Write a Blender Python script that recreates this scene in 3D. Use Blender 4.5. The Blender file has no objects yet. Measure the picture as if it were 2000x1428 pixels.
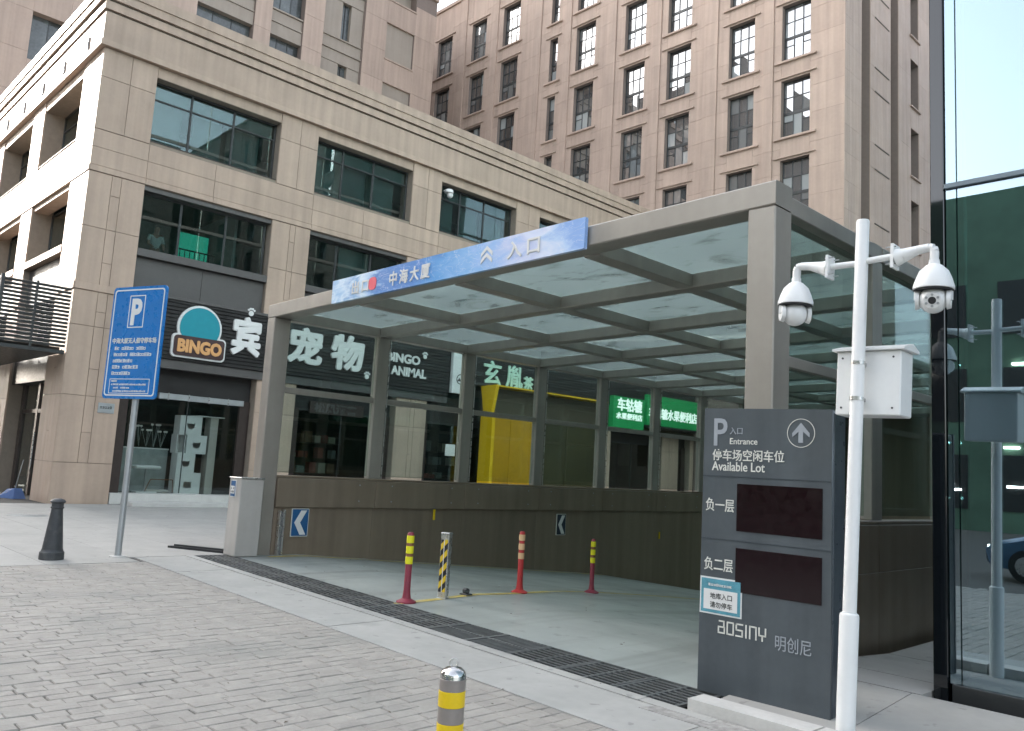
import bpy, bmesh, math, random
from mathutils import Vector, Matrix
random.seed(7)
S = bpy.context.scene
COL = S.collection
R = math.radians

# ------------------------------------------------------------------ camera
cam_d = bpy.data.cameras.new("camera"); cam = bpy.data.objects.new("camera", cam_d); COL.objects.link(cam)
YAW, PIT, ROL = 8.05792437e-01, 1.26041590e-01, 5.76892139e-02
cy, sy = math.cos(YAW), math.sin(YAW)
fw = Vector((-sy*math.cos(PIT), cy*math.cos(PIT), math.sin(PIT)))
rt = Vector((cy, sy, 0)); up = rt.cross(fw)
r2 = rt*math.cos(ROL)+up*math.sin(ROL); u2 = up*math.cos(ROL)-rt*math.sin(ROL)
M = Matrix((r2, u2, -fw)).transposed().to_4x4(); M.translation = Vector((0, 0, 1.6))
cam.matrix_world = M
cam_d.sensor_width = 36; cam_d.lens = 1607.97/2000*36
cam_d.clip_start = .05; cam_d.clip_end = 2000
S.camera = cam
# ------------------------------------------------------------------ light
EL = R(25); AZ = R(20)          # towards the sun: (-cos AZ, -sin AZ)
W = bpy.data.worlds.new("World"); S.world = W; W.use_nodes = True
nt = W.node_tree; bg = nt.nodes["Background"]
sky = nt.nodes.new("ShaderNodeTexSky"); sky.sky_type = 'NISHITA'; sky.sun_disc = False
sky.sun_elevation = EL
sd = Vector((-math.cos(AZ)*math.cos(EL), -math.sin(AZ)*math.cos(EL), math.sin(EL)))
sky.sun_rotation = math.atan2(sd.x, sd.y)
sky.air_density = 1.0; sky.dust_density = 3.5; sky.ozone_density = 1.0
hs = nt.nodes.new("ShaderNodeHueSaturation"); hs.inputs['Saturation'].default_value = .40
nt.links.new(sky.outputs[0], hs.inputs['Color']); nt.links.new(hs.outputs[0], bg.inputs[0])
bg.inputs[1].default_value = .115
sun_d = bpy.data.lights.new("sun", 'SUN'); sun_d.energy = 4.0; sun_d.angle = R(.53); sun_d.color = (1, .95, .87)
sun = bpy.data.objects.new("sun", sun_d); COL.objects.link(sun)
sun.rotation_euler = sd.to_track_quat('Z', 'Y').to_euler(); sun.location = (0, 0, 60)
S.view_settings.view_transform = 'Standard'; S.view_settings.look = 'None'
S.view_settings.exposure = 2.55; S.view_settings.gamma = 1; S.view_settings.use_curve_mapping = False
S.cycles.max_bounces = 10; S.cycles.transparent_max_bounces = 24; S.cycles.diffuse_bounces = 4
S.cycles.glossy_bounces = 4; S.cycles.transmission_bounces = 6
try: S.cycles.use_denoising = True
except Exception: pass

# ------------------------------------------------------------------ materials
MATS = {}
def N(nt, t, **k):
    n = nt.nodes.new(t)
    for a, b in k.items(): setattr(n, a, b)
    return n
def base(name):
    m = bpy.data.materials.new(name); m.use_nodes = True; MATS[name] = m
    b = m.node_tree.nodes["Principled BSDF"]; return m, m.node_tree, b
def mat(name, col, rough=.6, metal=0, var=.08, scale=6., bump=.0, bscale=60., orand=0., island=0., streak=0., spec=.5, grime=0., gscale=.7, gcol=None, emis=0., spots=0.):
    m, t, b = base(name); L = t.links
    b.inputs['Roughness'].default_value = rough; b.inputs['Metallic'].default_value = metal
    b.inputs['Specular IOR Level'].default_value = spec
    tc = N(t, 'ShaderNodeTexCoord'); geo = N(t, 'ShaderNodeNewGeometry')
    pos = geo.outputs['Position']
    val = None
    def add(a, bb):
        n = N(t, 'ShaderNodeMath', operation='ADD'); L.new(a, n.inputs[0]); L.new(bb, n.inputs[1]); return n.outputs[0]
    def rng(src, amt, lo=.3, hi=.7):
        n = N(t, 'ShaderNodeMapRange'); L.new(src, n.inputs[0])
        n.inputs[1].default_value = lo; n.inputs[2].default_value = hi
        n.inputs[3].default_value = -amt; n.inputs[4].default_value = amt; return n.outputs[0]
    def noise(sc, det=5, vec=None):
        n = N(t, 'ShaderNodeTexNoise'); n.inputs['Scale'].default_value = sc; n.inputs['Detail'].default_value = det
        L.new(vec or pos, n.inputs['Vector']); return n.outputs['Fac']
    terms = []
    if var: terms.append(rng(noise(scale), var))
    if var: terms.append(rng(noise(scale*9, 3), var*.5))
    if orand:
        oi = N(t, 'ShaderNodeObjectInfo'); terms.append(rng(oi.outputs['Random'], orand, 0, 1))
    if island: terms.append(rng(geo.outputs['Random Per Island'], island, 0, 1))
    if streak:
        mp = N(t, 'ShaderNodeMapping'); mp.inputs['Scale'].default_value = (3.5, 3.5, .18); L.new(pos, mp.inputs[0])
        terms.append(rng(noise(1.2, 6, mp.outputs[0]), streak))
    if terms:
        s = terms[0]
        for x in terms[1:]: s = add(s, x)
        one = N(t, 'ShaderNodeMath', operation='ADD'); L.new(s, one.inputs[0]); one.inputs[1].default_value = 1.0
        mul = N(t, 'ShaderNodeVectorMath', operation='SCALE'); mul.inputs[0].default_value = col[:3]; L.new(one.outputs[0], mul.inputs['Scale'])
        out = mul.outputs[0]
        if grime:
            g = N(t, 'ShaderNodeMapRange'); L.new(noise(gscale, 8), g.inputs[0]); g.inputs[1].default_value = .48; g.inputs[2].default_value = .72
            g.inputs[3].default_value = 0; g.inputs[4].default_value = grime
            mx = N(t, 'ShaderNodeMix', data_type='RGBA'); L.new(g.outputs[0], mx.inputs[0]); L.new(out, mx.inputs[6])
            mx.inputs[7].default_value = (*(gcol or tuple(c*.35 for c in col[:3])), 1); out = mx.outputs[2]
        if spots:
            for sc_, lo_, hi_, k_ in ((7., .66, .70, .55), (2.1, .60, .74, .8)):
                g = N(t, 'ShaderNodeMapRange'); L.new(noise(sc_, 3), g.inputs[0]); g.inputs[1].default_value = lo_; g.inputs[2].default_value = hi_
                g.inputs[3].default_value = 0; g.inputs[4].default_value = spots
                mx = N(t, 'ShaderNodeMix', data_type='RGBA'); L.new(g.outputs[0], mx.inputs[0]); L.new(out, mx.inputs[6]); mx.inputs[7].default_value = (*[c*k_ for c in col[:3]], 1); out = mx.outputs[2]
        L.new(out, b.inputs['Base Color'])
        rr = N(t, 'ShaderNodeMapRange'); L.new(noise(scale*2.3, 4), rr.inputs[0]); rr.inputs[1].default_value = .3; rr.inputs[2].default_value = .7
        rr.inputs[3].default_value = max(.02, rough-.07); rr.inputs[4].default_value = min(1, rough+.07); L.new(rr.outputs[0], b.inputs['Roughness'])
    else: b.inputs['Base Color'].default_value = (*col[:3], 1)
    if bump:
        bp = N(t, 'ShaderNodeBump'); bp.inputs['Strength'].default_value = bump; bp.inputs['Distance'].default_value = .01
        L.new(noise(bscale, 6), bp.inputs['Height']); L.new(bp.outputs[0], b.inputs['Normal'])
    if emis:
        b.inputs['Emission Color'].default_value = (*col[:3], 1); b.inputs['Emission Strength'].default_value = emis
    return m
def glass(name, tint, refl=.0, rough=.0, ior=1.5, frost=0., fcol=(.8, .88, .87), wob=0., gcol=(.93, .98, .97)):
    m, t, b = base(name); L = t.links; t.nodes.remove(b)
    out = t.nodes['Material Output']
    tr = N(t, 'ShaderNodeBsdfTransparent'); tr.inputs[0].default_value = (*tint, 1)
    gl = N(t, 'ShaderNodeBsdfGlossy'); gl.inputs['Roughness'].default_value = rough; gl.inputs[0].default_value = (*gcol, 1)
    body = tr.outputs[0]
    if frost:
        tl = N(t, 'ShaderNodeBsdfTranslucent'); df = N(t, 'ShaderNodeBsdfDiffuse')
        geo = N(t, 'ShaderNodeNewGeometry')
        n1 = N(t, 'ShaderNodeTexNoise'); n1.inputs['Scale'].default_value = 1.5; n1.inputs['Detail'].default_value = 9; n1.inputs['Roughness'].default_value = .62; n1.inputs['Distortion'].default_value = .6
        mp = N(t, 'ShaderNodeMapping'); mp.inputs['Scale'].default_value = (.8, 1.5, 1); mp.inputs['Rotation'].default_value = (0, 0, .5); oi = N(t, 'ShaderNodeObjectInfo'); ms = N(t, 'ShaderNodeMath', operation='MULTIPLY'); ms.inputs[1].default_value = 83.; L.new(oi.outputs['Random'], ms.inputs[0]); ad_ = N(t, 'ShaderNodeVectorMath', operation='ADD'); L.new(geo.outputs['Position'], ad_.inputs[0]); L.new(ms.outputs[0], ad_.inputs[1]); L.new(ad_.outputs[0], mp.inputs[0]); L.new(mp.outputs[0], n1.inputs[0])
        cr = N(t, 'ShaderNodeValToRGB'); cr.color_ramp.elements[0].position = .33; cr.color_ramp.elements[0].color = (*[c*.50 for c in fcol], 1)
        cr.color_ramp.elements[1].position = .47; cr.color_ramp.elements[1].color = (*fcol, 1)
        L.new(n1.outputs['Fac'], cr.inputs[0]); L.new(cr.outputs[0], tl.inputs[0])
        df.inputs[0].default_value = (*[c*.5 for c in fcol], 1)
        m0 = N(t, 'ShaderNodeMixShader'); m0.inputs[0].default_value = .2; L.new(tl.outputs[0], m0.inputs[1]); L.new(df.outputs[0], m0.inputs[2])
        m1 = N(t, 'ShaderNodeMixShader'); m1.inputs[0].default_value = frost; L.new(body, m1.inputs[1]); L.new(m0.outputs[0], m1.inputs[2]); body = m1.outputs[0]
    fr = N(t, 'ShaderNodeFresnel'); bk = N(t, 'ShaderNodeNewGeometry'); io = N(t, 'ShaderNodeMath', operation='MULTIPLY_ADD')
    L.new(bk.outputs['Backfacing'], io.inputs[0]); io.inputs[1].default_value = 1/ior-ior; io.inputs[2].default_value = ior; L.new(io.outputs[0], fr.inputs[0])
    fac = fr.outputs[0]
    if refl:
        mr = N(t, 'ShaderNodeMapRange'); L.new(fac, mr.inputs[0]); mr.inputs[3].default_value = refl; mr.inputs[4].default_value = 1; fac = mr.outputs[0]
    if wob:
        geo2 = N(t, 'ShaderNodeNewGeometry'); nn = N(t, 'ShaderNodeTexNoise'); nn.inputs['Scale'].default_value = .8; L.new(geo2.outputs['Position'], nn.inputs[0])
        bp = N(t, 'ShaderNodeBump'); bp.inputs['Strength'].default_value = wob; bp.inputs['Distance'].default_value = .02; L.new(nn.outputs['Fac'], bp.inputs['Height']); L.new(bp.outputs[0], gl.inputs['Normal'])
    mx = N(t, 'ShaderNodeMixShader'); L.new(fac, mx.inputs[0]); L.new(body, mx.inputs[1]); L.new(gl.outputs[0], mx.inputs[2]); L.new(mx.outputs[0], out.inputs[0])
    return m
stone = mat('beige_stone', (.455, .342, .265), .62, var=.05, scale=1.3, bump=.15, bscale=90, orand=.045, streak=.11, grime=.25, gcol=(.32, .25, .19), gscale=.5)
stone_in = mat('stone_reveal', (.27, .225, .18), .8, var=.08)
stone_dk = mat('stone_joint', (.13, .11, .09), .8, var=.1)
stone_pk = mat('pinkish_stone', (.45, .335, .27), .65, var=.05, scale=.7, bump=.1, bscale=60, orand=.05, streak=.10)
stone_gr = mat('grey_beige_stone', (.34, .285, .235), .65, var=.05, scale=.7, orand=.03, streak=.06)
pkjoint = mat('tower_joint', (.23, .18, .155), .8, var=.05)
grey_metal = mat('dark_grey_panel', (.105, .098, .095), .5, .3, var=.05, orand=.05, scale=2)
sign_black = mat('black_louvre_board', (.032, .03, .03), .4, .2, var=.1, scale=2)
frame_dk = mat('dark_window_frame', (.055, .058, .058), .4, .4, var=.08)
frame_br = mat('brown_frame', (.06, .045, .04), .4, .3, var=.1)
bronze = mat('bronze_canopy_metal', (.345, .318, .278), .38, .3, var=.05, scale=1.2, bump=.03, bscale=200, streak=.08, grime=.25, gcol=(.24, .215, .18), gscale=1.4)
bronze_dk = mat('bronze_wall_cladding', (.265, .212, .158), .36, .25, var=.05, scale=1.0, orand=.06, streak=.14, grime=.3, gcol=(.20, .165, .125), gscale=1.0)
silver = mat('brushed_steel', (.55, .55, .54), .3, .85, var=.06, scale=8)
galv = mat('galvanised_pole', (.42, .44, .45), .42, .6, var=.07, scale=5)
white = mat('white_painted_metal', (.80, .81, .80), .35, 0, var=.025, scale=3, streak=.03, grime=.1, gcol=(.5, .49, .45), gscale=3)
white_pl = mat('white_plastic', (.8, .8, .79), .4, 0, var=.02)
cream = mat('cabinet_cream', (.50, .475, .44), .42, .1, var=.04, scale=2, streak=.07, grime=.25, gcol=(.32, .29, .25), gscale=2)
slate = mat('slate_sign_paint', (.092, .108, .12), .36, .25, var=.06, scale=2.5, streak=.14, grime=.2, gcol=(.13, .14, .145), gscale=3)
slate_side = mat('slate_sign_side', (.06, .074, .088), .33, .35, var=.06)
ledred = mat('dark_red_display', (.010, .0022, .004), .15, 0, var=.05)
lettr = mat('pale_lettering', (.72, .72, .66), .5, var=.03)
lettr_g = mat('grey_lettering', (.34, .37, .40), .5, var=.03)
letw = mat('white_letter', (.74, .74, .72), .45, var=.02)
blue = mat('road_sign_blue', (.008, .17, .50), .3, 0, var=.05, scale=4, orand=0)
blue_d = mat('chevron_blue', (.02, .11, .27), .4, var=.05)
navy = mat('chevron_navy', (.02, .03, .05), .4, var=.05)
red = mat('delineator_red', (.50, .035, .035), .5, var=.1, scale=9, grime=.3, gcol=(.2, .04, .04), gscale=12)
maroon = mat('worn_maroon_plastic', (.27, .035, .06), .5, var=.1, scale=9, grime=.35, gcol=(.14, .05, .06), gscale=12)
yellow = mat('reflective_yellow', (.80, .56, .01), .4, var=.06, scale=9)
yel_hi = mat('lemon_tape', (.82, .78, .02), .35, var=.04)
peach = mat('faded_peach_tape', (.80, .52, .28), .4, var=.06)
brown_r = mat('browned_tape', (.25, .11, .05), .5, var=.1)
black = mat('black_rubber', (.022, .022, .024), .6, var=.1)
blk_metal = mat('cone_bollard_iron', (.055, .058, .062), .55, .2, var=.12, scale=8, grime=.35, gcol=(.16, .16, .15), gscale=9)
pit = mat('drain_pit', (.012, .012, .013), .9, var=.1)
grate_m = mat('cast_iron_grate', (.135, .142, .142), .5, .35, var=.15, scale=7, orand=.12, grime=.3, gcol=(.2, .2, .19))
amber = mat('dim_amber_panel', (.50, .27, .006), .35, 0, var=.15, scale=.6)
olive = mat('olive_shade_panel', (.055, .05, .018), .35, 0, var=.15, scale=.6)
yellow_wall = mat('yellow_cladding', (.80, .50, .010), .45, 0, var=.06, scale=1.2)
tan_dim = mat('olive_fascia', (.10, .085, .055), .5, .2, var=.06)
green_box = mat('green_lightbox', (.02, .33, .10), .4, var=.05, emis=.03)
green_wh = mat('lit_white_letter', (.8, .9, .85), .5, var=0, emis=.15)
mint = mat('mint_letter', (.45, .66, .55), .45, var=.04, emis=.03)
orange_l = mat('tan_sign_letter', (.72, .38, .15), .5, var=.03)
teal = mat('teal_disc', (.0, .27, .34), .4, var=.04)
brownp = mat('dark_brown_plaque', (.06, .03, .03), .45, var=.05)
screen_g = mat('green_lit_wall', (.04, .45, .31), .5, var=.08, emis=.16)
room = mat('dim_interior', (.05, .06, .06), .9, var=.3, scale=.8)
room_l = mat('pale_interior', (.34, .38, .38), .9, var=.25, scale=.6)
blindm = mat('grey_blind', (.20, .245, .245), .8, var=.15, scale=1.5, orand=.12)
curtain = mat('pale_curtain', (.5, .55, .54), .8, var=.15, scale=2)
skin = mat('skin', (.5, .27, .2), .5, var=.05)
shirt = mat('white_shirt', (.7, .7, .7), .8, var=.05)
hairm = mat('dark_hair', (.03, .02, .02), .6, var=.1)
broomb = mat('blue_plastic', (.10, .17, .36), .5, var=.08, scale=6)
lamp_w = mat('lit_ceiling_strip', (1, .97, .9), .5, var=0, emis=7)
lamp_s = mat('lit_shop_window', (.9, .88, .8), .5, var=0, emis=1.6)
carblue = mat('blue_car_paint', (.07, .14, .23), .25, .2, var=0)
carwhite = mat('white_car_paint', (.7, .7, .7), .25, 0, var=0)
tyre = mat('tyre', (.02, .02, .02), .8, var=.1)
conc = mat('concrete_pavement', (.375, .368, .345), .72, var=.06, scale=1.5, bump=.15, bscale=120, orand=.035, grime=.35, gcol=(.29, .29, .275), gscale=1.1, spots=.5)
apronm = mat('concrete_apron', (.385, .382, .362), .7, var=.08, scale=1.2, bump=.2, bscale=100, orand=.04, grime=.45, gcol=(.27, .275, .26), gscale=1.6, spots=.6)
sett = mat('grey_stone_sett', (.325, .305, .275), .72, var=.09, scale=5, bump=.7, bscale=38, orand=.05, island=.0, grime=.5, gcol=(.22, .225, .205), gscale=1.3, spots=.45)
joint = mat('sett_joint_sand', (.10, .096, .088), .95, var=.15, scale=14, bump=.4)
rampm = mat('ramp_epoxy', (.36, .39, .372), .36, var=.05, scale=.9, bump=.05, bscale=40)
def ramp_shade_wear():
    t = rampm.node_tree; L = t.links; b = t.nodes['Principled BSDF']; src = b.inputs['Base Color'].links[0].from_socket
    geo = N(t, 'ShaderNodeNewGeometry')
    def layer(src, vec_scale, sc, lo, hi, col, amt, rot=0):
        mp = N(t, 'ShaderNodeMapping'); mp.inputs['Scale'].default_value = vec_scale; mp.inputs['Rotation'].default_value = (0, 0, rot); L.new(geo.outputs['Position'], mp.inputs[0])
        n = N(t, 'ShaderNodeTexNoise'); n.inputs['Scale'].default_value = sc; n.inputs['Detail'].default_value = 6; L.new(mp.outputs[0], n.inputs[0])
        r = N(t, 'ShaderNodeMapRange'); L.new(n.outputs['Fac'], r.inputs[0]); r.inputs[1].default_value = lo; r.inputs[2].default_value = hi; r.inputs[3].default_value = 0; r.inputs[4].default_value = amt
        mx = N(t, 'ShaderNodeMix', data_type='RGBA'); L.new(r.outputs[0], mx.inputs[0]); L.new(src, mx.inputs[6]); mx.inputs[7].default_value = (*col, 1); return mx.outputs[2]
    o = layer(src, (.12, .75, 1), 1.3, .50, .62, (.25, .275, .265), .6)  # soft shade bands across the ramp, painted into its floor colour
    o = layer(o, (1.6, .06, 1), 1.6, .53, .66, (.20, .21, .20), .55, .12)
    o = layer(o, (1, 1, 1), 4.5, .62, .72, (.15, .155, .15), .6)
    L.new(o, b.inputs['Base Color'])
ramp_shade_wear()
linem = mat('worn_yellow_line', (.52, .42, .12), .6, var=.2, scale=8, grime=.8, gcol=(.42, .43, .40), gscale=2.2)
grav = mat('rough_concrete', (.33, .32, .30), .95, var=.25, scale=22, bump=.9, bscale=50)
kerbm = mat('pale_kerb', (.55, .54, .51), .7, var=.08, scale=3, bump=.2)
terr = mat('far_asphalt', (.19, .19, .19), .9, var=.1, scale=.6)
teal_core = mat('teal_interior', (.11, .125, .12), .6, var=.3, scale=.3)
trans_m = mat('blue_grey_transom', (.16, .20, .23), .35, .3, var=.04)
blk_glass = mat('black_glass', (.006, .008, .010), .03, 0, var=0, spec=.8)
office = mat('dark_green_facade', (.12, .21, .14), .5, var=.25, scale=.12)
officep = mat('tan_office_stone', (.16, .13, .11), .7, var=.1, scale=.2)
g_clear = glass('canopy_side_glass', (.80, .87, .855), refl=.02)
g_roof = glass('canopy_roof_glass', (.50, .59, .58), refl=.03, frost=.56, fcol=(.62, .68, .675), rough=.05)
g_pod = glass('tinted_window_glass', (.58, .68, .67), refl=.09, wob=.04)
g_shop = glass('shop_window_glass', (.82, .86, .85), refl=.02)
g_bld = glass('green_mirror_glass', (.40, .54, .50), refl=.36, wob=.02, gcol=(.72, .87, .97))
def pane_mat():
    m, t, b = base('tower_pane'); L = t.links
    b.inputs['Base Color'].default_value = (.03, .034, .036, 1); b.inputs['Roughness'].default_value = .5
    oi = N(t, 'ShaderNodeObjectInfo')
    cr = N(t, 'ShaderNodeValToRGB'); cr.color_ramp.interpolation = 'CONSTANT'
    e = cr.color_ramp.elements; e[0].position = 0; e[0].color = (.04, .045, .047, 1); e[1].position = .62; e[1].color = (.16, .175, .175, 1)
    x = e.new(.84); x.color = (.42, .46, .46, 1)
    L.new(oi.outputs['Random'], cr.inputs[0]); L.new(cr.outputs[0], b.inputs['Base Color'])
    gl = N(t, 'ShaderNodeBsdfGlossy'); gl.inputs['Roughness'].default_value = .0
    mr = N(t, 'ShaderNodeMapRange'); fr = N(t, 'ShaderNodeFresnel'); fr.inputs[0].default_value = 1.5
    L.new(fr.outputs[0], mr.inputs[0]); mr.inputs[3].default_value = .38; mr.inputs[4].default_value = 1
    mx = N(t, 'ShaderNodeMixShader'); L.new(mr.outputs[0], mx.inputs[0]); L.new(b.outputs[0], mx.inputs[1]); L.new(gl.outputs[0], mx.inputs[2])
    L.new(mx.outputs[0], t.nodes['Material Output'].inputs[0]); return m
t_pane = pane_mat()
s_pane = mat('slab_dark_pane', (.10, .11, .11), .12, 0, var=.3, scale=.9, orand=.3)
def banner_mat():
    m, t, b = base('banner_print'); L = t.links; b.inputs['Roughness'].default_value = .35
    tc = N(t, 'ShaderNodeTexCoord'); sx = N(t, 'ShaderNodeSeparateXYZ'); L.new(tc.outputs['Object'], sx.inputs[0])
    mr = N(t, 'ShaderNodeMapRange'); L.new(sx.outputs[0], mr.inputs[0]); mr.inputs[1].default_value = -2.46; mr.inputs[2].default_value = 2.46
    n = N(t, 'ShaderNodeTexNoise'); n.inputs['Scale'].default_value = 2.2; n.inputs['Detail'].default_value = 5; n.inputs['Distortion'].default_value = 1.5
    mp = N(t, 'ShaderNodeMapping'); mp.inputs['Rotation'].default_value = (0, .6, 0); mp.inputs['Scale'].default_value = (.8, 1, 2.2); L.new(tc.outputs['Object'], mp.inputs[0]); L.new(mp.outputs[0], n.inputs[0])
    ad = N(t, 'ShaderNodeMath', operation='MULTIPLY_ADD'); L.new(n.outputs['Fac'], ad.inputs[0]); ad.inputs[1].default_value = .30; ad.inputs[2].default_value = -.15
    a2 = N(t, 'ShaderNodeMath', operation='ADD'); L.new(mr.outputs[0], a2.inputs[0]); L.new(ad.outputs[0], a2.inputs[1])
    cr = N(t, 'ShaderNodeValToRGB'); e = cr.color_ramp.elements
    e[0].position = 0; e[0].color = (.33, .55, .78, 1); e[1].position = 1; e[1].color = (.28, .45, .80, 1)
    for p, c in [(.05, (.62, .76, .9)), (.1, (.22, .42, .68)), (.15, (.7, .82, .92)), (.2, (.35, .55, .8)), (.25, (.10, .25, .58)), (.42, (.09, .25, .60)), (.5, (.12, .36, .72)), (.62, (.25, .48, .80)), (.72, (.36, .54, .85)), (.8, (.60, .66, .88)), (.88, (.72, .78, .93)), (.94, (.50, .66, .9))]:
        q = e.new(p); q.color = (*c, 1)
    L.new(a2.outputs[0], cr.inputs[0])
    n2 = N(t, 'ShaderNodeTexNoise'); n2.inputs['Scale'].default_value = 3; n2.inputs['Distortion'].default_value = 2.; n2.inputs['Detail'].default_value = 3; L.new(mp.outputs[0], n2.inputs[0])
    c2 = N(t, 'ShaderNodeValToRGB'); c2.color_ramp.elements[0].position = .485; c2.color_ramp.elements[0].color = (0, 0, 0, 1); c2.color_ramp.elements[1].position = .5; c2.color_ramp.elements[1].color = (1, 1, 1, 1); q = c2.color_ramp.elements.new(.515); q.color = (0, 0, 0, 1)
    L.new(n2.outputs['Fac'], c2.inputs[0])
    mx = N(t, 'ShaderNodeMix', data_type='RGBA'); 
    sc = N(t, 'ShaderNodeMath', operation='MULTIPLY'); L.new(c2.outputs[0], sc.inputs[0]); sc.inputs[1].default_value = .45
    L.new(sc.outputs[0], mx.inputs[0]); L.new(cr.outputs[0], mx.inputs[6]); mx.inputs[7].default_value = (.8, .86, .93, 1)
    L.new(mx.outputs[2], b.inputs['Base Color']); return m
bannerm = banner_mat()
def hazard_mat():
    m, t, b = base('hazard_tape'); L = t.links; b.inputs['Roughness'].default_value = .4
    tc = N(t, 'ShaderNodeTexCoord'); sx = N(t, 'ShaderNodeSeparateXYZ'); L.new(tc.outputs['Object'], sx.inputs[0])
    a = N(t, 'ShaderNodeMath', operation='ABSOLUTE'); L.new(sx.outputs[0], a.inputs[0])
    mu = N(t, 'ShaderNodeMath', operation='MULTIPLY_ADD'); L.new(sx.outputs[0], mu.inputs[0]); mu.inputs[1].default_value = -1.1; L.new(sx.outputs[2], mu.inputs[2])
    w = N(t, 'ShaderNodeMath', operation='MULTIPLY'); L.new(mu.outputs[0], w.inputs[0]); w.inputs[1].default_value = 6.6
    f = N(t, 'ShaderNodeMath', operation='FRACT'); L.new(w.outputs[0], f.inputs[0])
    g = N(t, 'ShaderNodeMath', operation='GREATER_THAN'); L.new(f.outputs[0], g.inputs[0]); g.inputs[1].default_value = .5
    mx = N(t, 'ShaderNodeMix', data_type='RGBA'); L.new(g.outputs[0], mx.inputs[0]); mx.inputs[6].default_value = (.02, .02, .025, 1); mx.inputs[7].default_value = (.75, .52, .03, 1)
    L.new(mx.outputs[2], b.inputs['Base Color']); return m
hazard = hazard_mat()

# ------------------------------------------------------------------ object helpers
WL = {}
def wl(p): return WL.get(p.name, Vector((0, 0, 0))) if p else Vector((0, 0, 0))
def link(o, parent, world, own=None):
    COL.objects.link(o)
    if parent: o.parent = parent; o.location = world - wl(parent)
    else: o.location = world
    WL[o.name] = world.copy(); return o
def tag(o, label=None, cat=None, group=None, kind=None):
    if label: o['label'] = label
    if cat: o['category'] = cat
    if group: o['group'] = group
    if kind: o['kind'] = kind
    return o
def thing(name, label, cat, loc=(0, 0, 0), rz=None, group=None):
    o = bpy.data.objects.new(name, None); o.empty_display_size = .3; COL.objects.link(o); o.location = loc
    tag(o, label, cat, group)
    if rz is None: WL[o.name] = Vector(loc)
    else: o.rotation_euler.z = rz; WL[o.name] = Vector((0, 0, 0))
    return o
CACHE = {}
def cube_mesh(dx, dy, dz, m, bev):
    k = (round(dx, 4), round(dy, 4), round(dz, 4), m.name, bev)
    if k in CACHE: return CACHE[k]
    b = bmesh.new(); bmesh.ops.create_cube(b, size=1); bmesh.ops.scale(b, vec=(dx, dy, dz), verts=b.verts)
    if bev and min(dx, dy, dz) > bev*2.2: bmesh.ops.bevel(b, geom=b.edges[:], offset=bev, segments=1, affect='EDGES', profile=.5)
    me = bpy.data.meshes.new('block'); b.to_mesh(me); b.free(); me.materials.append(m); CACHE[k] = me; return me
def box(name, m, parent, x0, x1, y0, y1, z0, z1, bev=.004, **kw):
    x0, x1 = sorted((x0, x1)); y0, y1 = sorted((y0, y1)); z0, z1 = sorted((z0, z1))
    o = bpy.data.objects.new(name, cube_mesh(x1-x0, y1-y0, z1-z0, m, bev))
    link(o, parent, Vector(((x0+x1)/2, (y0+y1)/2, (z0+z1)/2)))
    return tag(o, **kw)
class MB:
    def __init__(s): s.v = []; s.f = []; s.sm = []
    def add(s, vs, fs, smooth=False):
        n = len(s.v); s.v += [tuple(v) for v in vs]; s.f += [tuple(i+n for i in f) for f in fs]; s.sm += [smooth]*len(fs); return s
    def box(s, x0, x1, y0, y1, z0, z1):
        return s.add([(x0, y0, z0), (x1, y0, z0), (x1, y1, z0), (x0, y1, z0), (x0, y0, z1), (x1, y0, z1), (x1, y1, z1), (x0, y1, z1)],
                     [(3, 2, 1, 0), (4, 5, 6, 7), (0, 1, 5, 4), (1, 2, 6, 5), (2, 3, 7, 6), (3, 0, 4, 7)])
    def prism(s, pts, z0, z1):          # pts ccw in xy
        n = len(pts); zz = (lambda z, p: z(p) if callable(z) else z)
        vs = [(p[0], p[1], zz(z0, p)) for p in pts]+[(p[0], p[1], zz(z1, p)) for p in pts]
        return s.add(vs, [tuple(range(n-1, -1, -1)), tuple(range(n, 2*n))]+[(i, (i+1) % n, n+(i+1) % n, n+i) for i in range(n)])
    def tube(s, a, b, ra, rb=None, n=16, cap=True):
        rb = ra if rb is None else rb; a = Vector(a); b = Vector(b); d = (b-a).normalized()
        q = d.orthogonal().normalized(); w = d.cross(q)
        vs = []
        for c, r in ((a, ra), (b, rb)):
            for i in range(n): t = 2*math.pi*i/n; vs.append(c+q*math.cos(t)*r+w*math.sin(t)*r)
        s.add(vs, [(i, (i+1) % n, n+(i+1) % n, n+i) for i in range(n)], True)
        if cap: s.add(vs, [tuple(range(n-1, -1, -1)), tuple(range(n, 2*n))])
        return s
    def path(s, pts, rs, n=14):
        for i in range(len(pts)-1): s.tube(pts[i], pts[i+1], rs[i], rs[i+1], n)
        return s
    def lathe(s, prof, c=(0, 0, 0), n=28, ax='z'):
        vs = []; k = len(prof)
        for i in range(n):
            t = 2*math.pi*i/n
            for r, z in prof: vs.append((c[0]+r*math.cos(t), c[1]+r*math.sin(t), c[2]+z))
        fs = [((i*k+j), ((i+1) % n*k+j), ((i+1) % n*k+j+1), (i*k+j+1)) for i in range(n) for j in range(k-1)]
        s.add(vs, fs, True); return s
    def build(s, name, m, parent=None, origin=None, **kw):
        o0 = Vector(origin) if origin is not None else wl(parent)
        me = bpy.data.meshes.new(name); me.from_pydata([tuple(Vector(v)-o0) for v in s.v], [], s.f); me.update()
        for p, q in zip(me.polygons, s.sm): p.use_smooth = q
        me.materials.append(m)
        if any(s.sm):
            try: me.set_sharp_from_angle(angle=R(40))
            except Exception: pass
        o = bpy.data.objects.new(name, me); link(o, parent, o0); return tag(o, **kw)
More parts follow.
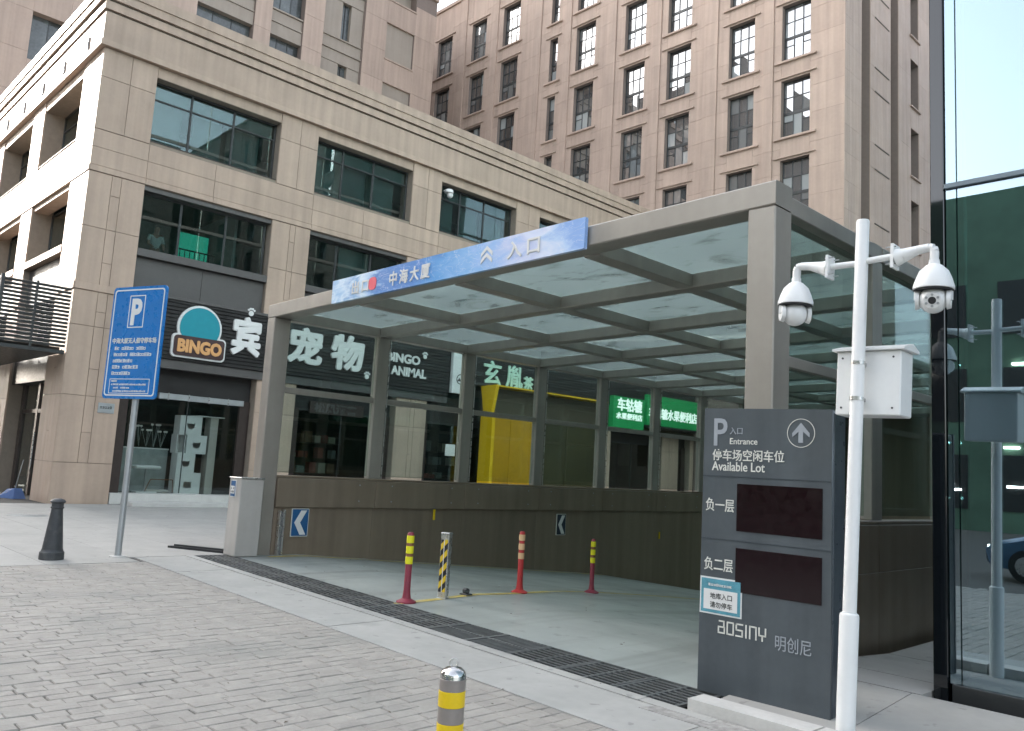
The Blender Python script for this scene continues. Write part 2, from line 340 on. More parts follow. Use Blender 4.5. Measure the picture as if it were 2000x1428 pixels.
def shape(name, m, parent, loops, ext=.004, mtx=None, **kw):
    """flat filled outline (with holes) given thickness; local x right, y up; mtx places it."""
    cu = bpy.data.curves.new(name, 'CURVE'); cu.dimensions = '2D'; cu.fill_mode = 'BOTH'; cu.extrude = ext/2
    for lp in loops:
        sp = cu.splines.new('POLY'); sp.points.add(len(lp)-1); sp.use_cyclic_u = True
        for p, q in zip(sp.points, lp): p.co = (q[0], q[1], 0, 1)
    return curve_obj(cu, name, m, parent, mtx, **kw)
def curve_obj(cu, name, m, parent, mtx, **kw):
    tmp = bpy.data.objects.new('tmp', cu); me = bpy.data.meshes.new_from_object(tmp)
    bpy.data.objects.remove(tmp); me.materials.clear(); me.materials.append(m); me.name = name
    o = bpy.data.objects.new(name, me); COL.objects.link(o)
    mm = (mtx or Matrix()).copy()
    if parent: o.parent = parent; mm.translation = mm.translation - wl(parent)
    o.matrix_local = mm; WL[o.name] = (mtx.translation if mtx else Vector()).copy(); return tag(o, **kw)
def text(name, body, m, parent, mtx, size, ext=.004, bold=0., ax='LEFT', sx=1, spacing=1., shear=0., **kw):
    cu = bpy.data.curves.new(name, 'FONT'); cu.body = body; cu.size = size; cu.extrude = ext/2; cu.offset = bold; cu.resolution_u = 3
    cu.align_x = ax; cu.space_character = spacing; cu.shear = shear
    mt = mtx @ Matrix.Diagonal((sx, 1, 1, 1))
    return curve_obj(cu, name, m, parent, mt, **kw)
def FX(x, y, z):      # text on a wall facing +X, reading direction +Y
    return Matrix.Translation((x, y, z)) @ Matrix(((0, 0, 1), (1, 0, 0), (0, 1, 0))).to_4x4()
def FY(x, y, z):      # on a wall facing -Y, reading direction +X
    return Matrix.Translation((x, y, z)) @ Matrix(((1, 0, 0), (0, 0, -1), (0, 1, 0))).to_4x4()
def rrect(x0, y0, x1, y1, r, n=5):
    pts = []
    for cx, cyy, a in ((x1-r, y1-r, 0), (x0+r, y1-r, 90), (x0+r, y0+r, 180), (x1-r, y0+r, 270)):
        for i in range(n+1): t = R(a+90*i/n); pts.append((cx+r*math.cos(t), cyy+r*math.sin(t)))
    return pts
def circ(cx, cyy, r, n=32): return [(cx+r*math.cos(2*math.pi*i/n), cyy+r*math.sin(2*math.pi*i/n)) for i in range(n)]
def pseudo(name, m, parent, mtx, x0, y, w, h, n, seed, ext=.002, **kw):
    """a line of print too small to read in the photograph: stroke clusters of character size"""
    rr = random.Random(seed); loops = []; cw = w/n
    for i in range(n):
        cx = x0+i*cw; a = cw*.84
        if rr.random() < .06: continue
        k = rr.choice((2, 3, 3))
        for j in range(k):
            yy = y+h*(j+.1)/k; loops.append([(cx, yy), (cx+a, yy), (cx+a, yy+h*.16), (cx, yy+h*.16)])
        for fx in rr.sample((.04, .4, .78), 2):
            for j in range(k-1):
                y0 = y+h*(j+.1)/k+h*.165; y1 = y+h*(j+1.1)/k-.005*h
                loops.append([(cx+a*fx, y0), (cx+a*fx+a*.2, y0), (cx+a*fx+a*.2, y1), (cx+a*fx, y1)])
    return shape(name, m, parent, loops, ext, mtx, **kw)
def heavy(name, ch, m, parent, mtx, size, ext, bold, push, **k):
    o = text(name, ch, m, parent, mtx, size, ext, bold, **k); me = o.data
    vs = [v.co.copy() for v in me.vertices]; fs = [tuple(p.vertices) for p in me.polygons]
    V, F = list(vs), list(fs)
    for q, (a, b) in enumerate(((1, 0), (-1, 0), (0, 1), (0, -1), (.7, .7), (-.7, .7), (.7, -.7), (-.7, -.7))):
        n = len(V); d = mtx.to_3x3().inverted() @ Vector((0, 0, 0))
        V += [v+Vector((a*push, b*push, -.0012*(q+1))) for v in vs]; F += [tuple(i+n for i in f) for f in fs]
    m2 = bpy.data.meshes.new(name); m2.from_pydata([tuple(v) for v in V], [], F); m2.materials.append(m); o.data = m2; return o
class Fac:
    """flat wall facing +X (k='x') or -Y (k='y'): u runs along it, d is distance outwards"""
    def __init__(s, k, plane): s.k = k; s.p = plane
    def b(s, name, m, parent, u0, u1, z0, z1, d0, d1, bev=.004, **kw):
        if s.k == 'x': return box(name, m, parent, s.p+d0, s.p+d1, u0, u1, z0, z1, bev, **kw)
        return box(name, m, parent, u0, u1, s.p-d1, s.p-d0, z0, z1, bev, **kw)
    def mb(s, mb, u0, u1, z0, z1, d0, d1):
        if s.k == 'x': mb.box(s.p+d0, s.p+d1, u0, u1, z0, z1)
        else: mb.box(u0, u1, s.p-d1, s.p-d0, z0, z1)
    def panels(s, m, parent, us, zs, d0, d1, gap=.012, name='panel', bev=.003):
        for i in range(len(us)-1):
            for j in range(len(zs)-1):
                if us[i+1]-us[i] > gap*2 and zs[j+1]-zs[j] > gap*2:
                    s.b(name, m, parent, us[i]+gap/2, us[i+1]-gap/2, zs[j]+gap/2, zs[j+1]-gap/2, d0, d1, bev)

# ================================================================== GROUND
DL = lambda x: 5.85+(x+12.6)*(5.40-5.85)/9.15     # centre line of the drain
HW = .29
def rz_(y): 
    return -.085*max(0, y-7.2)-.06*max(0, y-15.)
g = MB()
X0, X1, Y0, Y1 = -12.62, -3.40, 4.9, 27.6
for a in ((-700, X0, -700, 900), (X1, 700, -700, 900), (X0, X1, -700, Y0), (X0, X1, Y1, 900)):
    g.add([(a[0], a[2], 0), (a[1], a[2], 0), (a[1], a[3], 0), (a[0], a[3], 0)], [(0, 1, 2, 3)])
g.build('ground', joint, kind='structure')
# pavement slabs left of the road and round the podium
pv = MB(); pv.add([(-60, -30, .004), (-12.2, -30, .004), (-12.2, 4.6, .004), (-60, 4.6, .004)], [(0, 1, 2, 3)])
pv.add([(-60, 4.6, .004), (-12.64, 4.6, .004), (-12.64, 40, .004), (-60, 40, .004)], [(0, 1, 2, 3)])
pv.add([(-3.38, 6.2, .004), (60, 6.2, .004), (60, 80, .004), (-3.38, 80, .004)], [(0, 1, 2, 3)])
pav = pv.build('pavement', joint, kind='structure')
sl = 1.22
def slab(x0, x1, y0, y1, top=.016):
    box('slab', conc, pav, x0+.003, x1-.003, y0+.003, y1-.003, -.02, top, .002)
xs = [-12.16-sl*i for i in range(14)]
ys = [-1.4, -.2, 1.0, 2.2, 3.4, 4.6]
for i in range(10):
    for j in range(5): slab(xs[i+1], xs[i], ys[j], ys[j+1])
ys2 = [4.6+1.22*i for i in range(12)]
for i in range(10):
    for j in range(11):
        x0, x1 = xs[i+1], xs[i]
        if i == 0: x1 = -12.66
        slab(x0, x1, ys2[j], ys2[j+1])
def wz(y):
    P_ = [(-9, .016), (5.3, .016), (6.7, .118), (7.2, .118), (8.6, .02), (99, .02)]
    for (a, za), (b, zb) in zip(P_, P_[1:]):
        if a <= y <= b: return za+(zb-za)*(y-a)/(b-a)
for y0, y1 in ((5.31, 6.69), (6.70, 7.19), (7.2, 8.59), (8.6, 10.2), (10.21, 12), (12.01, 14), (14.01, 17)):
    xr = (-3.37, -2.45, -1.2, .1, 1.4, 2.8) if y0 < 6.5 else (-3.37, -2.38)
    for a, b in zip(xr, xr[1:]):
        MB().prism([(a+.003, y0+.003), (b-.003, y0+.003), (b-.003, y1-.003), (a+.003, y1-.003)], -.1, lambda p: wz(p[1])).build('slab', conc, pav, origin=((a+b)/2, y0, 0))
# apron of concrete slabs between the setts and the drain
ap = MB(); ap.add([(-12.62, 4.2, .001), (2, 3.9, .001), (2, 5, .001), (-12.62, 5.3, .001)], [(0, 1, 2, 3)])
apron = ap.build('apron', joint, kind='structure')
EDG = lambda x: 4.50+(x+8)*(-.04)
axs = [-12.62, -11.0, -9.05, -7.0, -4.93, -3.1, -1.2, .8, 2.8]
for a, b in zip(axs, axs[1:]):
    a2, b2 = a+.006, b-.006
    if b <= -3:
        mb = MB().prism([(a2, EDG(a2)+.006), (b2, EDG(b2)+.006), (b2, min(DL(b2)-HW-.125, 99)), (a2, DL(a2)-HW-.125)], -.1, .017+random.uniform(-.002, .002))
        mb.build('slab', apronm, apron, origin=((a+b)/2, 5, 0))
        n = 3
        for k in range(n):
            p, q = a+(b-a)*k/n+.004, a+(b-a)*(k+1)/n-.004
            MB().prism([(p, DL(p)-HW-.118), (q, DL(q)-HW-.118), (q, DL(q)-HW-.004), (p, DL(p)-HW-.004)], -.3, .024).build('kerb_block', apronm, apron, origin=((p+q)/2, DL(p), 0))
    else:
        mb = MB().prism([(a2, EDG(a2)+.006), (b2, EDG(b2)+.006), (b2, 5.02), (a2, 5.02)], -.1, .017); mb.build('slab', apronm, apron, origin=((a+b)/2, 5, 0))
MB().prism([(-3.6, 4.86), (-2.4, 4.86), (-2.4, 5.09), (-3.5, 5.09)], -.1, .021).build('rough_patch', grav, apron)
for k in range(5):
    MB().prism([(-3.36+.9*k, 5.10+.0*k), (-2.48+.9*k, 5.10), (-2.48+.9*k, 5.30), (-3.36+.9*k, 5.30)], -.1, .10).build('kerb_stone', kerbm, apron)
# road of setts
road = MB().add([(-12.14, -30, .002), (60, -30, .002), (60, EDG(60), .002), (-12.14, EDG(-12.14), .002)], [(0, 1, 2, 3)]).build('road', joint, kind='structure')
SX, SY = .122, .235
cells = []
ncol = int(15.0/SX); rq = random.Random(8)
for i in range(ncol):
    xa = -12.12+i*SX
    top = EDG(xa+SX)-.004; y = top-SY*(.35+.65*rq.random())
    while top > -2.2:
        cells.append((xa, xa+SX, y, top)); top = y; y -= SY*(.72+.5*rq.random())
def vis(c):
    x, y = (c[0]+c[1])/2, (c[2]+c[3])/2; d = Vector((x, y, -1.6)); z = d.dot(fw)
    if z < .3: return 1e9
    px = 1000+1608*d.dot(r2)/z; py = 714-1608*d.dot(u2)/z
    return z if (-40 < px < 2040 and py < 1460) else 1e9
cells.sort(key=vis)
rs = random.Random(3)
for i, c in enumerate(cells[:300]):
    e = .0006+rs.random()**3*.006
    x0, x1, y0, y1 = c[0]+e, c[1]-e, c[2]+e, c[3]-e; t = .016+rs.uniform(-.0035, .003)
    jj = [rs.uniform(-.003, .003) for _ in range(8)]
    cx, cyc = (x0+x1)/2, (y0+y1)/2; b = .005
    pts = [(x0+jj[0], y0+jj[1]), (x1+jj[2], y0+jj[3]), (x1+jj[4], y1+jj[5]), (x0+jj[6], y1+jj[7])]
    ins = [(p[0]+(b if p[0] < cx else -b), p[1]+(b if p[1] < cyc else -b)) for p in pts]
    mb = MB(); mb.add([(p[0], p[1], -.02) for p in pts]+[(p[0], p[1], t-.006) for p in pts]+[(p[0], p[1], t+rs.uniform(-.0015, .0015)) for p in ins],
                      [(0, 1, 5, 4), (1, 2, 6, 5), (2, 3, 7, 6), (3, 0, 4, 7), (4, 5, 9, 8), (5, 6, 10, 9), (6, 7, 11, 10), (7, 4, 8, 11), (8, 9, 10, 11)])
    mb.build('sett', sett, road, origin=(cx, cyc, 0))
mb = MB()
for c in cells[300:]:
    e = .0006+rs.random()**3*.006; t = .016+rs.uniform(-.0035, .003); b = .005
    x0, x1, y0, y1 = c[0]+e, c[1]-e, c[2]+e, c[3]-e
    mb.add([(x0, y0, -.01), (x1, y0, -.01), (x1, y1, -.01), (x0, y1, -.01), (x0, y0, t-.006), (x1, y0, t-.006), (x1, y1, t-.006), (x0, y1, t-.006), (x0+b, y0+b, t), (x1-b, y0+b, t), (x1-b, y1-b, t), (x0+b, y1-b, t)],
           [(0, 1, 5, 4), (1, 2, 6, 5), (2, 3, 7, 6), (3, 0, 4, 7), (4, 5, 9, 8), (5, 6, 10, 9), (6, 7, 11, 10), (7, 4, 8, 11), (8, 9, 10, 11)])
mb.build('distant_setts', sett, road, kind='stuff')
# ramp
rp = MB(); nx, ny = 12, 60
ysr = [None]+[6.9+(Y1-6.9)*j/ny for j in range(ny+1)]
vs = []
for yv in ysr:
    for i in range(nx+1):
        x = -12.6+(9.18)*i/nx; yy = DL(x)+HW+.002 if yv is None else yv
        vs.append((x, yy, .010+rz_(yy)))
rp.add(vs, [(j*(nx+1)+i, j*(nx+1)+i+1, (j+1)*(nx+1)+i+1, (j+1)*(nx+1)+i) for j in range(ny+1) for i in range(nx)], True)
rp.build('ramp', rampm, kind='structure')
# painted yellow lines on the ramp
def ribbon(pts, w, name='yellow_line'):
    mb = MB(); L = []; Rr = []
    for i, p in enumerate(pts):
        a = Vector(pts[max(0, i-1)]); b = Vector(pts[min(len(pts)-1, i+1)]); d = (b-a).normalized(); n = Vector((-d.y, d.x))*w/2
        L.append(Vector(p)+n); Rr.append(Vector(p)-n)
    vs = [(q.x, q.y, rz_(q.y)+.015) for q in L]+[(q.x, q.y, rz_(q.y)+.015) for q in Rr]; n = len(pts)
    mb.add(vs, [(i, n+i, n+i+1, i+1) for i in range(n-1)]); mb.build(name, linem, kind='structure')
def cr_(P, k=8):
    out = []
    for i in range(len(P)-1):
        p0, p1, p2, p3 = [Vector(P[max(0, min(len(P)-1, j))]) for j in (i-1, i, i+1, i+2)]
        for s in range(k):
            t = s/k; out.append(.5*((2*p1)+(p2-p0)*t+(2*p0-5*p1+4*p2-p3)*t*t+(3*p1-p0-3*p2+p3)*t**3))
    out.append(Vector(P[-1])); return out
ribbon(cr_([(-7.78, 5.85), (-7.84, 6.5), (-8.0, 7.5), (-8.3, 8.5), (-8.62, 9.5), (-8.70, 10.5), (-8.55, 11.8), (-8.2, 13.2), (-7.8, 15)]), .11)
ribbon(cr_([(-12.2, 6.6), (-12.23, 9), (-12.23, 12), (-12.23, 16), (-12.23, 20)]), .12)
# drain
dr = thing('trench_drain', 'long cast iron trench drain with slotted grates across the foot of the ramp', 'drain', (0, 0, 0), None)
L0 = math.hypot(9.15, .45); ang = math.atan2(-.45, 9.15)
pitm = MB(); a, b = -12.62, -3.44
pitm.add([(a, DL(a)-HW, -.22), (b, DL(b)-HW, -.22), (b, DL(b)+HW, -.22), (a, DL(a)+HW, -.22), (a, DL(a)-HW, .008), (b, DL(b)-HW, .008), (b, DL(b)+HW, .008), (a, DL(a)+HW, .008)],
         [(0, 1, 2, 3), (4, 5, 1, 0), (7, 3, 2, 6), (4, 0, 3, 7), (5, 6, 2, 1)]).build('drain_channel', pit, dr)
NG = 15; gl_ = L0/NG; hw = HW-.012
def grate_mesh(kind):
    gm = MB()
    gm.box(-gl_/2+.003, -gl_/2+.032, -hw, hw, -.03, 0); gm.box(gl_/2-.032, gl_/2-.003, -hw, hw, -.03, 0)
    gm.box(-gl_/2+.032, gl_/2-.032, -hw, -hw+.016, -.03, -.001); gm.box(-gl_/2+.032, gl_/2-.032, hw-.016, hw, -.03, -.001)
    if kind == 'cross':
        gm.box(-gl_/2+.032, gl_/2-.032, -.012, .012, -.03, -.001)
        n = 12
        for k in range(1, n):
            x = -gl_/2+.032+(gl_-.064)*k/n
            for (p, q) in ((-hw+.016, -.012), (.012, hw-.016)): gm.box(x-.010, x+.010, p, q, -.012, -.003)
    else:
        gm.box(-.014, .014, -hw+.016, hw-.016, -.03, -.001)
        n = 8
        for k in range(1, n):
            y = -hw+.008+(2*hw-.016)*k/n; w = .0125
            if kind == 'split' and k == 4: w = .02
            for (p, q) in ((-gl_/2+.032, -.014), (.014, gl_/2-.032)): gm.box(p, q, y-w, y+w, -.012, -.003 if w < .015 else -.0015)
    o = gm.build('grate', grate_m, dr, origin=(0, 0, 0)); return o
protos = {}
for k in range(NG):
    t = (k+.5)/NG; x = -12.6+9.15*t
    kind = 'plain' if k > 11 else 'cross' if k in (10, 11) else 'split'
    if kind not in protos: protos[kind] = o = grate_mesh(kind)
    else: o = protos[kind].copy(); COL.objects.link(o)
    o.location = (x, DL(x), .019+random.uniform(-.002, .002)); o.rotation_euler = (0, random.uniform(-.003, .003), ang)
# gate base plate by the cabinet
pl = thing('floor_plate', 'low black metal floor plate lying on the pavement left of the ticket cabinet', 'floor plate', (-13.3, 6.05, .016))
MB().prism([(-13.75, 5.62), (-12.75, 6.12), (-12.72, 6.42), (-13.72, 5.92)], .016, .05).build('plate', black, pl)
MB().prism([(-13.7, 5.70), (-12.8, 6.16), (-12.79, 6.24), (-13.69, 5.78)], .05, .075).build('ridge', frame_dk, pl)
mh = MB().lathe([(0, .005), (.36, .005), (.37, 0), (.40, 0), (.40, -.012)], (-20.4, 5.2, .021), 28); mh.build('manhole_cover', galv, origin=(-20.4, 5.2, .02), label='round manhole cover in the pavement near the podium corner', cat='manhole cover')

# ================================================================== PODIUM BUILDING
PX, PY = -24.4, 6.65
pod = thing('podium_building', 'low beige stone commercial podium with shops, dark ribbon windows and a stepped cornice', 'building', (PX, PY, 0))
fx = Fac('x', PX); fy = Fac('y', PY)
PEND = 36.9; PW = -47.5
JD = -.045
bw = MB()
def bands(fc, u0, u1):
    for z0, z1 in ((9.24, 10.58), (12.55, 14.7)): fc.mb(bw, u0, u1, z0, z1, -.65, JD)
ub0, uw, up_ = 8.18, 4.07, 5.47
bays = [(ub0+up_*k, ub0+up_*k+uw) for k in range(6)]; bays[-1] = (bays[-1][0], min(bays[-1][1], PEND-.3))
piers = [(PY, bays[0][0])]+[(bays[k][1], bays[k+1][0]) for k in range(5)]+[(bays[-1][1], PEND)]
ybays = [(-26.1-5.35*k-4.0, -26.1-5.35*k) for k in range(4)]
ypiers = [(ybays[0][1], PX)]+[(ybays[k+1][1], ybays[k][0]) for k in range(3)]+[(PW, ybays[3][0])]
bands(fx, PY+.66, PEND); bands(fy, PW, PX-.05)
for i, (a, b) in enumerate(piers):
    fx.mb(bw, a+(.66 if i == 0 else 0), b, 0, 9.24, -.65, JD); fx.mb(bw, a+(.66 if i == 0 else 0), b, 10.58, 12.55, -.65, JD)
for i, (a, b) in enumerate(ypiers):
    fy.mb(bw, a, b-(.05 if i == 0 else 0), 0, 9.24, -.65, JD); fy.mb(bw, a, b-(.05 if i == 0 else 0), 10.58, 12.55, -.65, JD)
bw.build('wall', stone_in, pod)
# roof, floors and dark rooms behind the glass
fl = MB(); 
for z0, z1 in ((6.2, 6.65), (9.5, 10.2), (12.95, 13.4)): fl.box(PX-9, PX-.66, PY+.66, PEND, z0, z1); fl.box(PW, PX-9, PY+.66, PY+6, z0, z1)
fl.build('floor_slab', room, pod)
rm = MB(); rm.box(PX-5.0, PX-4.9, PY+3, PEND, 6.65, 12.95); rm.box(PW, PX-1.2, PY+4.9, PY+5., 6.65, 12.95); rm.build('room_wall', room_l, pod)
MB().box(PW, PX-.4, PY+.4, PEND, 13.9, 14.3).build('roof', conc, pod)
def pier_panels(fc, a, b, corner=None):
    w = b-a
    if corner: a0 = a; 
    c1, c2 = a+w*.46, a+w*.60
    low = [0, 1.12, 2.95, 4.88, 5.86]
    if corner == 'x': c1, c2 = a+.62, a+.88
    fc.panels(stone, pod, [a, b], [low[0], low[1]], JD, 0)
    fc.panels(stone, pod, [a, c1], low[1:], JD, 0); fc.panels(stone, pod, [c2, b], low[1:], JD, 0)
    fc.panels(stone, pod, [c1, c2], [1.12, 1.95, 2.95, 3.7, 4.88, 5.3, 5.86], JD, 0)
    fc.b('string_course', stone, pod, a, b, 5.87, 6.07, JD, .035)
    fc.panels(stone, pod, [a, c1], [6.07, 7.66, 9.24], JD, 0); fc.panels(stone, pod, [c2, b], [6.07, 7.66, 9.24], JD, 0)
    fc.panels(stone, pod, [c1, c2], [6.07, 6.7, 7.66, 8.65, 9.24], JD, 0)
    m_ = a+w*.52
    fc.panels(stone, pod, [a, m_, b], [10.48, 12.02, 12.88], JD, 0)
pier_panels(fx, *piers[0], corner='x')
for p in piers[1:]: pier_panels(fx, *p)
pier_panels(fy, *ypiers[0])
for p in ypiers[1:]: pier_panels(fy, *p)
cuts = [PY]+[b[0]+d for b in bays for d in (0, uw/2)][0:]+[PEND]
cuty = [PW]+sorted([b[0] for b in ybays]+[(b[0]+b[1])/2 for b in ybays])+[PX]
for fc, cu_, e in ((fx, cuts, (PY-.0, PEND)), (fy, cuty, (PW, PX))):
    fc.panels(stone, pod, cu_, [9.43, 9.95, 10.47], JD, .0, .010)
    fc.panels(stone, pod, cu_, [9.25, 9.425], JD, .025, .008)
    # lintel strip under the cornice between piers
bl = piers
for (a, b) in bays: fx.b('lintel', stone, pod, a+.01, b-.01, 12.56, 12.87, JD-.02, -.03)
for (a, b) in ybays: fy.b('lintel', stone, pod, a+.01, b-.01, 12.56, 12.87, JD-.02, -.03)
def cornice(name, d, z0, z1, m=stone):
    mb = MB()
    mb.prism([(PX+d, PY-d), (PX+d, PEND), (PX-.3, PEND), (PX-.3, PY+.3), (PW, PY+.3), (PW, PY-d)], z0, z1)
    mb.build(name, m, pod)
cornice('cornice_lip', .14, 12.89, 13.06); cornice('cornice_fascia', .10, 13.062, 13.90)
cornice('cornice_groove', .06, 13.902, 13.955, stone_dk); cornice('cornice_step', .15, 13.957, 14.20)
cornice('cornice_groove', .12, 14.202, 14.25, stone_dk); cornice('cornice_top', .22, 14.252, 14.50); cornice('parapet_cap', .26, 14.502, 14.80)
# rainwater brackets seen on the white side of the fascia
for k in range(5):
    x = -25.6-2.3*k; box('bracket', galv, pod, x-.02, x+.02, PY-.155, PY-.102, 13.10, 13.55)
# windows
def ribbon_window(fc, a, b, z0, z1, dd, muls, tz, open_=None):
    w = fc.b('window', frame_dk, pod, a, b, z0-.02, z0+.05, dd-.08, dd+.02)
    def fb(n, m, *q): return fc.b(n, m, w, *q)
    fb('frame', frame_dk, a, b, z1-.06, z1, dd-.06, dd); fb('frame', frame_dk, a, a+.06, z0+.05, z1-.06, dd-.06, dd); fb('frame', frame_dk, b-.06, b, z0+.05, z1-.06, dd-.06, dd)
    us = [a+.06]+[a+(b-a)*m for m in muls]+[b-.06]
    for u in us[1:-1]: fb('mullion', frame_dk, u-.03, u+.03, z0+.05, z1-.06, dd-.058, dd+.004)
    for i in range(len(us)-1):
        p = us[i]+(.03 if i else 0); q = us[i+1]-(.03 if i < len(us)-2 else 0)
        if tz: fb('transom', frame_dk, p, q, tz-.025, tz+.025, dd-.05, dd-.002)
        for (za, zb) in (((z0+.05, tz-.025), (tz+.025, z1-.06)) if tz else ((z0+.05, z1-.06),)):
            o = fc.b('pane', g_pod, w, p, q, za, zb, dd-.04, dd-.028, 0)
    return w
for k, (a, b) in enumerate(bays):
    ribbon_window(fx, a, b, 10.62, 12.55, -.34, (.30, .62) if k != 0 else (.30, .64), 12.0)
    fx.b('window_reveal', grey_metal, pod, a+.002, b-.002, 10.585, 10.60, -.62, -.02)
    # second floor: dark recess with windows above a grey spandrel
    ribbon_window(fx, a+.05, b-.05, 7.38, 9.10, -.30, (.30, .66), None)
    fx.b('lintel', grey_metal, pod, a, b, 9.10, 9.23, -.5, -.06)
    fx.b('ledge', grey_metal, pod, a, b, 7.14, 7.36, -.5, .0)
    hw_ = (b-a)/2
    fx.panels(grey_metal, pod, [a, a+hw_, b], [6.12, 7.13], -.30, -.18, .01, 'spandrel_panel')
    # blinds and curtains close behind the glass
    fx.b('roller_blind', blindm, pod, a+.08, b-.08, 11.98, 12.5, -.47, -.455, 0)
    for q in range(3): fx.b('blind', blindm, pod, a+.1+(b-a-.2)*q/3, a+.1+(b-a-.2)*(q+.72)/3, 10.68, 12.0-.0*q, -.56-.02*q, -.55-.02*q, 0)
    if k: fx.b('blind', blindm, pod, a+(b-a)*.36, a+(b-a)*.66, 7.45, 9.05, -.50, -.49, 0)
    rr = random.Random(k)
    for q in range(4):
        u = a+.3+rr.random()*(b-a-1.0); fx.b('curtain', curtain, pod, u, u+.35+rr.random()*.5, 10.7, 12.3, -.95-.05*q, -.9-.05*q)
for k, (a, b) in enumerate(ybays):
    ribbon_window(fy, a, b, 10.62, 12.55, -.62, (.5,), 12.0)
    ribbon_window(fy, a+.05, b-.05, 7.38, 9.10, -.60, (.5,), None)
    fy.b('lintel', stone, pod, a, b, 9.10, 9.24, -.5, -.06)
    fy.b('ledge', stone, pod, a, b, 7.14, 7.36, -.5, .02)
    fy.panels(grey_metal, pod, [a, (a+b)/2, b], [5.9, 7.13], -.30, -.18, .01, 'spandrel_panel')
    fy.b('sill', stone, pod, a, b, 10.585, 10.61, -.62, -.02)
# second floor window with the green wall, railing and person
box('green_screen', screen_g, None, PX-1.30, PX-1.26, 9.75, 10.75, 7.45, 8.45, label='bright green lit wall panel behind the first second-floor window above the pet shop', cat='wall panel')
rl = thing('window_railing', 'small black railing inside the second-floor window in front of the green panel', 'railing', (PX-.9, 10.2, 7.38))
box('top_rail', black, rl, PX-.92, PX-.88, 9.7, 10.85, 7.80, 7.84)
for k in range(8): box('baluster', black, rl, PX-.91, PX-.89, 9.72+.155*k, 9.745+.155*k, 7.38, 7.80)
# shops at street level -----------------------------------------------------
fx.b('sign_band', sign_black, pod, 8.34, 20.0, 4.24, 6.02, -.02, .10)
for k in range(16):
    z = 4.26+.112*k; fx.b('louvre', sign_black, pod, 8.34, 20.0, z, z+.078, .101, .135)
fx.b('sign_trim', grey_metal, pod, 8.30, 20.04, 6.02, 6.10, -.05, .17)
fx.b('sign_trim', grey_metal, pod, 8.30, 20.04, 3.98, 4.24, -.3, .06)
fx.b('sign_band', sign_black, pod, 21.0, 36.8, 4.85, 6.02, -.02, .10)
for k in range(10):
    z = 4.88+.112*k; fx.b('louvre', sign_black, pod, 21.0, 29.5, z, z+.078, .101, .135)
fx.b('sign_band', tan_dim, pod, 21.9, 36.8, 3.72, 4.83, -.02, .05)
# shopfronts
def shopfront(k, a, b, z1=3.9, muls=(.78,), door=None):
    fx.b('soffit_board', sign_black, pod, a+.02, b-.02, z1-.65, z1+.33, -.42, -.36)
    fx.b('plinth', kerbm, pod, a+.02, b-.02, .02, .32, -.62, .02)
    w = fx.b('shop_window', frame_br, pod, a+.02, a+.34, .32, z1-.65, -.42, -.30)
    fx.b('frame', frame_br, w, b-.34, b-.02, .32, z1-.65, -.42, -.30)
    fx.b('frame', frame_dk, w, a+.34, b-.34, z1-.72, z1-.65, -.42, -.34)
    us = [a+.34]+[a+.34+(b-a-.68)*m for m in muls]+[b-.34]
    for i in range(len(us)-1):
        fx.b('pane', g_shop, w, us[i]+.012, us[i+1]-.012, .34, z1-.73, -.385, -.373, 0)
        if i: fx.b('mullion', frame_dk, w, us[i]-.012, us[i]+.012, .34, z1-.73, -.40, -.36)
    return w
for k in range(6):
    a, b = bays[k]; shopfront(k, a, b, muls=((.52,) if k == 0 else (.5,)))
# shop rooms
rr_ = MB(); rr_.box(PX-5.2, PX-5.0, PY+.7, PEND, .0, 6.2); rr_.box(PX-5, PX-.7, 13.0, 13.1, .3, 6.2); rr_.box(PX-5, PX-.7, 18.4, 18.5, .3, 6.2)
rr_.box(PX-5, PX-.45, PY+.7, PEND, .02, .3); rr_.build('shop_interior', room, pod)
fx.b('shutter_box', galv, pod, 9.35, 12.0, 3.10, 3.27, -.355, -.24)
for k in range(4): fx.b('shutter_bracket', silver, pod, 9.6+.62*k, 9.63+.62*k, 3.07, 3.29, -.24, -.22)
# step in front of the pet shop
st = box('entrance_step', kerbm, None, PX+.0, PX+.95, 8.5, 12.3, .016, .12, label='low pale stone step along the foot of the pet shop window', cat='step')
# plaque on corner pier
pq = thing('wall_plaque', 'small grey engraved plaque on the stone pier left of the pet shop', 'plaque', (PX, 8.0, 2.6))
box('plate', galv, pq, PX+.001, PX+.02, 7.62, 8.05, 2.52, 2.80); pseudo('lettering', frame_dk, pq, FX(PX+.022, 7.67, 2.56), 0, .08, .32, .09, 5, 2)
# pet shop lettering
D = PX+.16
sg = thing('pet_shop_sign', 'white raised Chinese lettering of the pet shop on the black louvred band', 'shop sign', (D, 13, 4.24))
for ch, y0, y1 in (('宾', 11.15, 12.16), ('果', 12.36, 13.0), ('宠', 13.08, 14.4), ('物', 14.72, 16.05)):
    s = 1.22
    heavy('letter', ch, letw, sg, FX(D+.02, y0+.02, 4.80 if ch != '果' else 4.85), s, .08, .010, .042, sx=(y1-y0)/1.24)
heavy('small_lettering', 'BINGO', letw, sg, FX(D+.02, 17.0, 5.25), .44, .03, .004, .014, sx=1.1)
heavy('small_lettering', 'PET ANIMAL', letw, sg, FX(D+.02, 16.45, 4.78), .44, .03, .004, .014, sx=.98)
def paw(y, z):
    lp = [circ(y, z, .085, 12), circ(y-.09, z+.10, .035, 8), circ(y-.03, z+.14, .038, 8), circ(y+.04, z+.14, .038, 8), circ(y+.10, z+.10, .035, 8)]
    for l in lp: shape('paw_print', letw, sg, [l], .03, FX(D, 0, 0))
paw(11.75, 6.02); paw(16.25, 4.55); paw(18.75, 5.6)
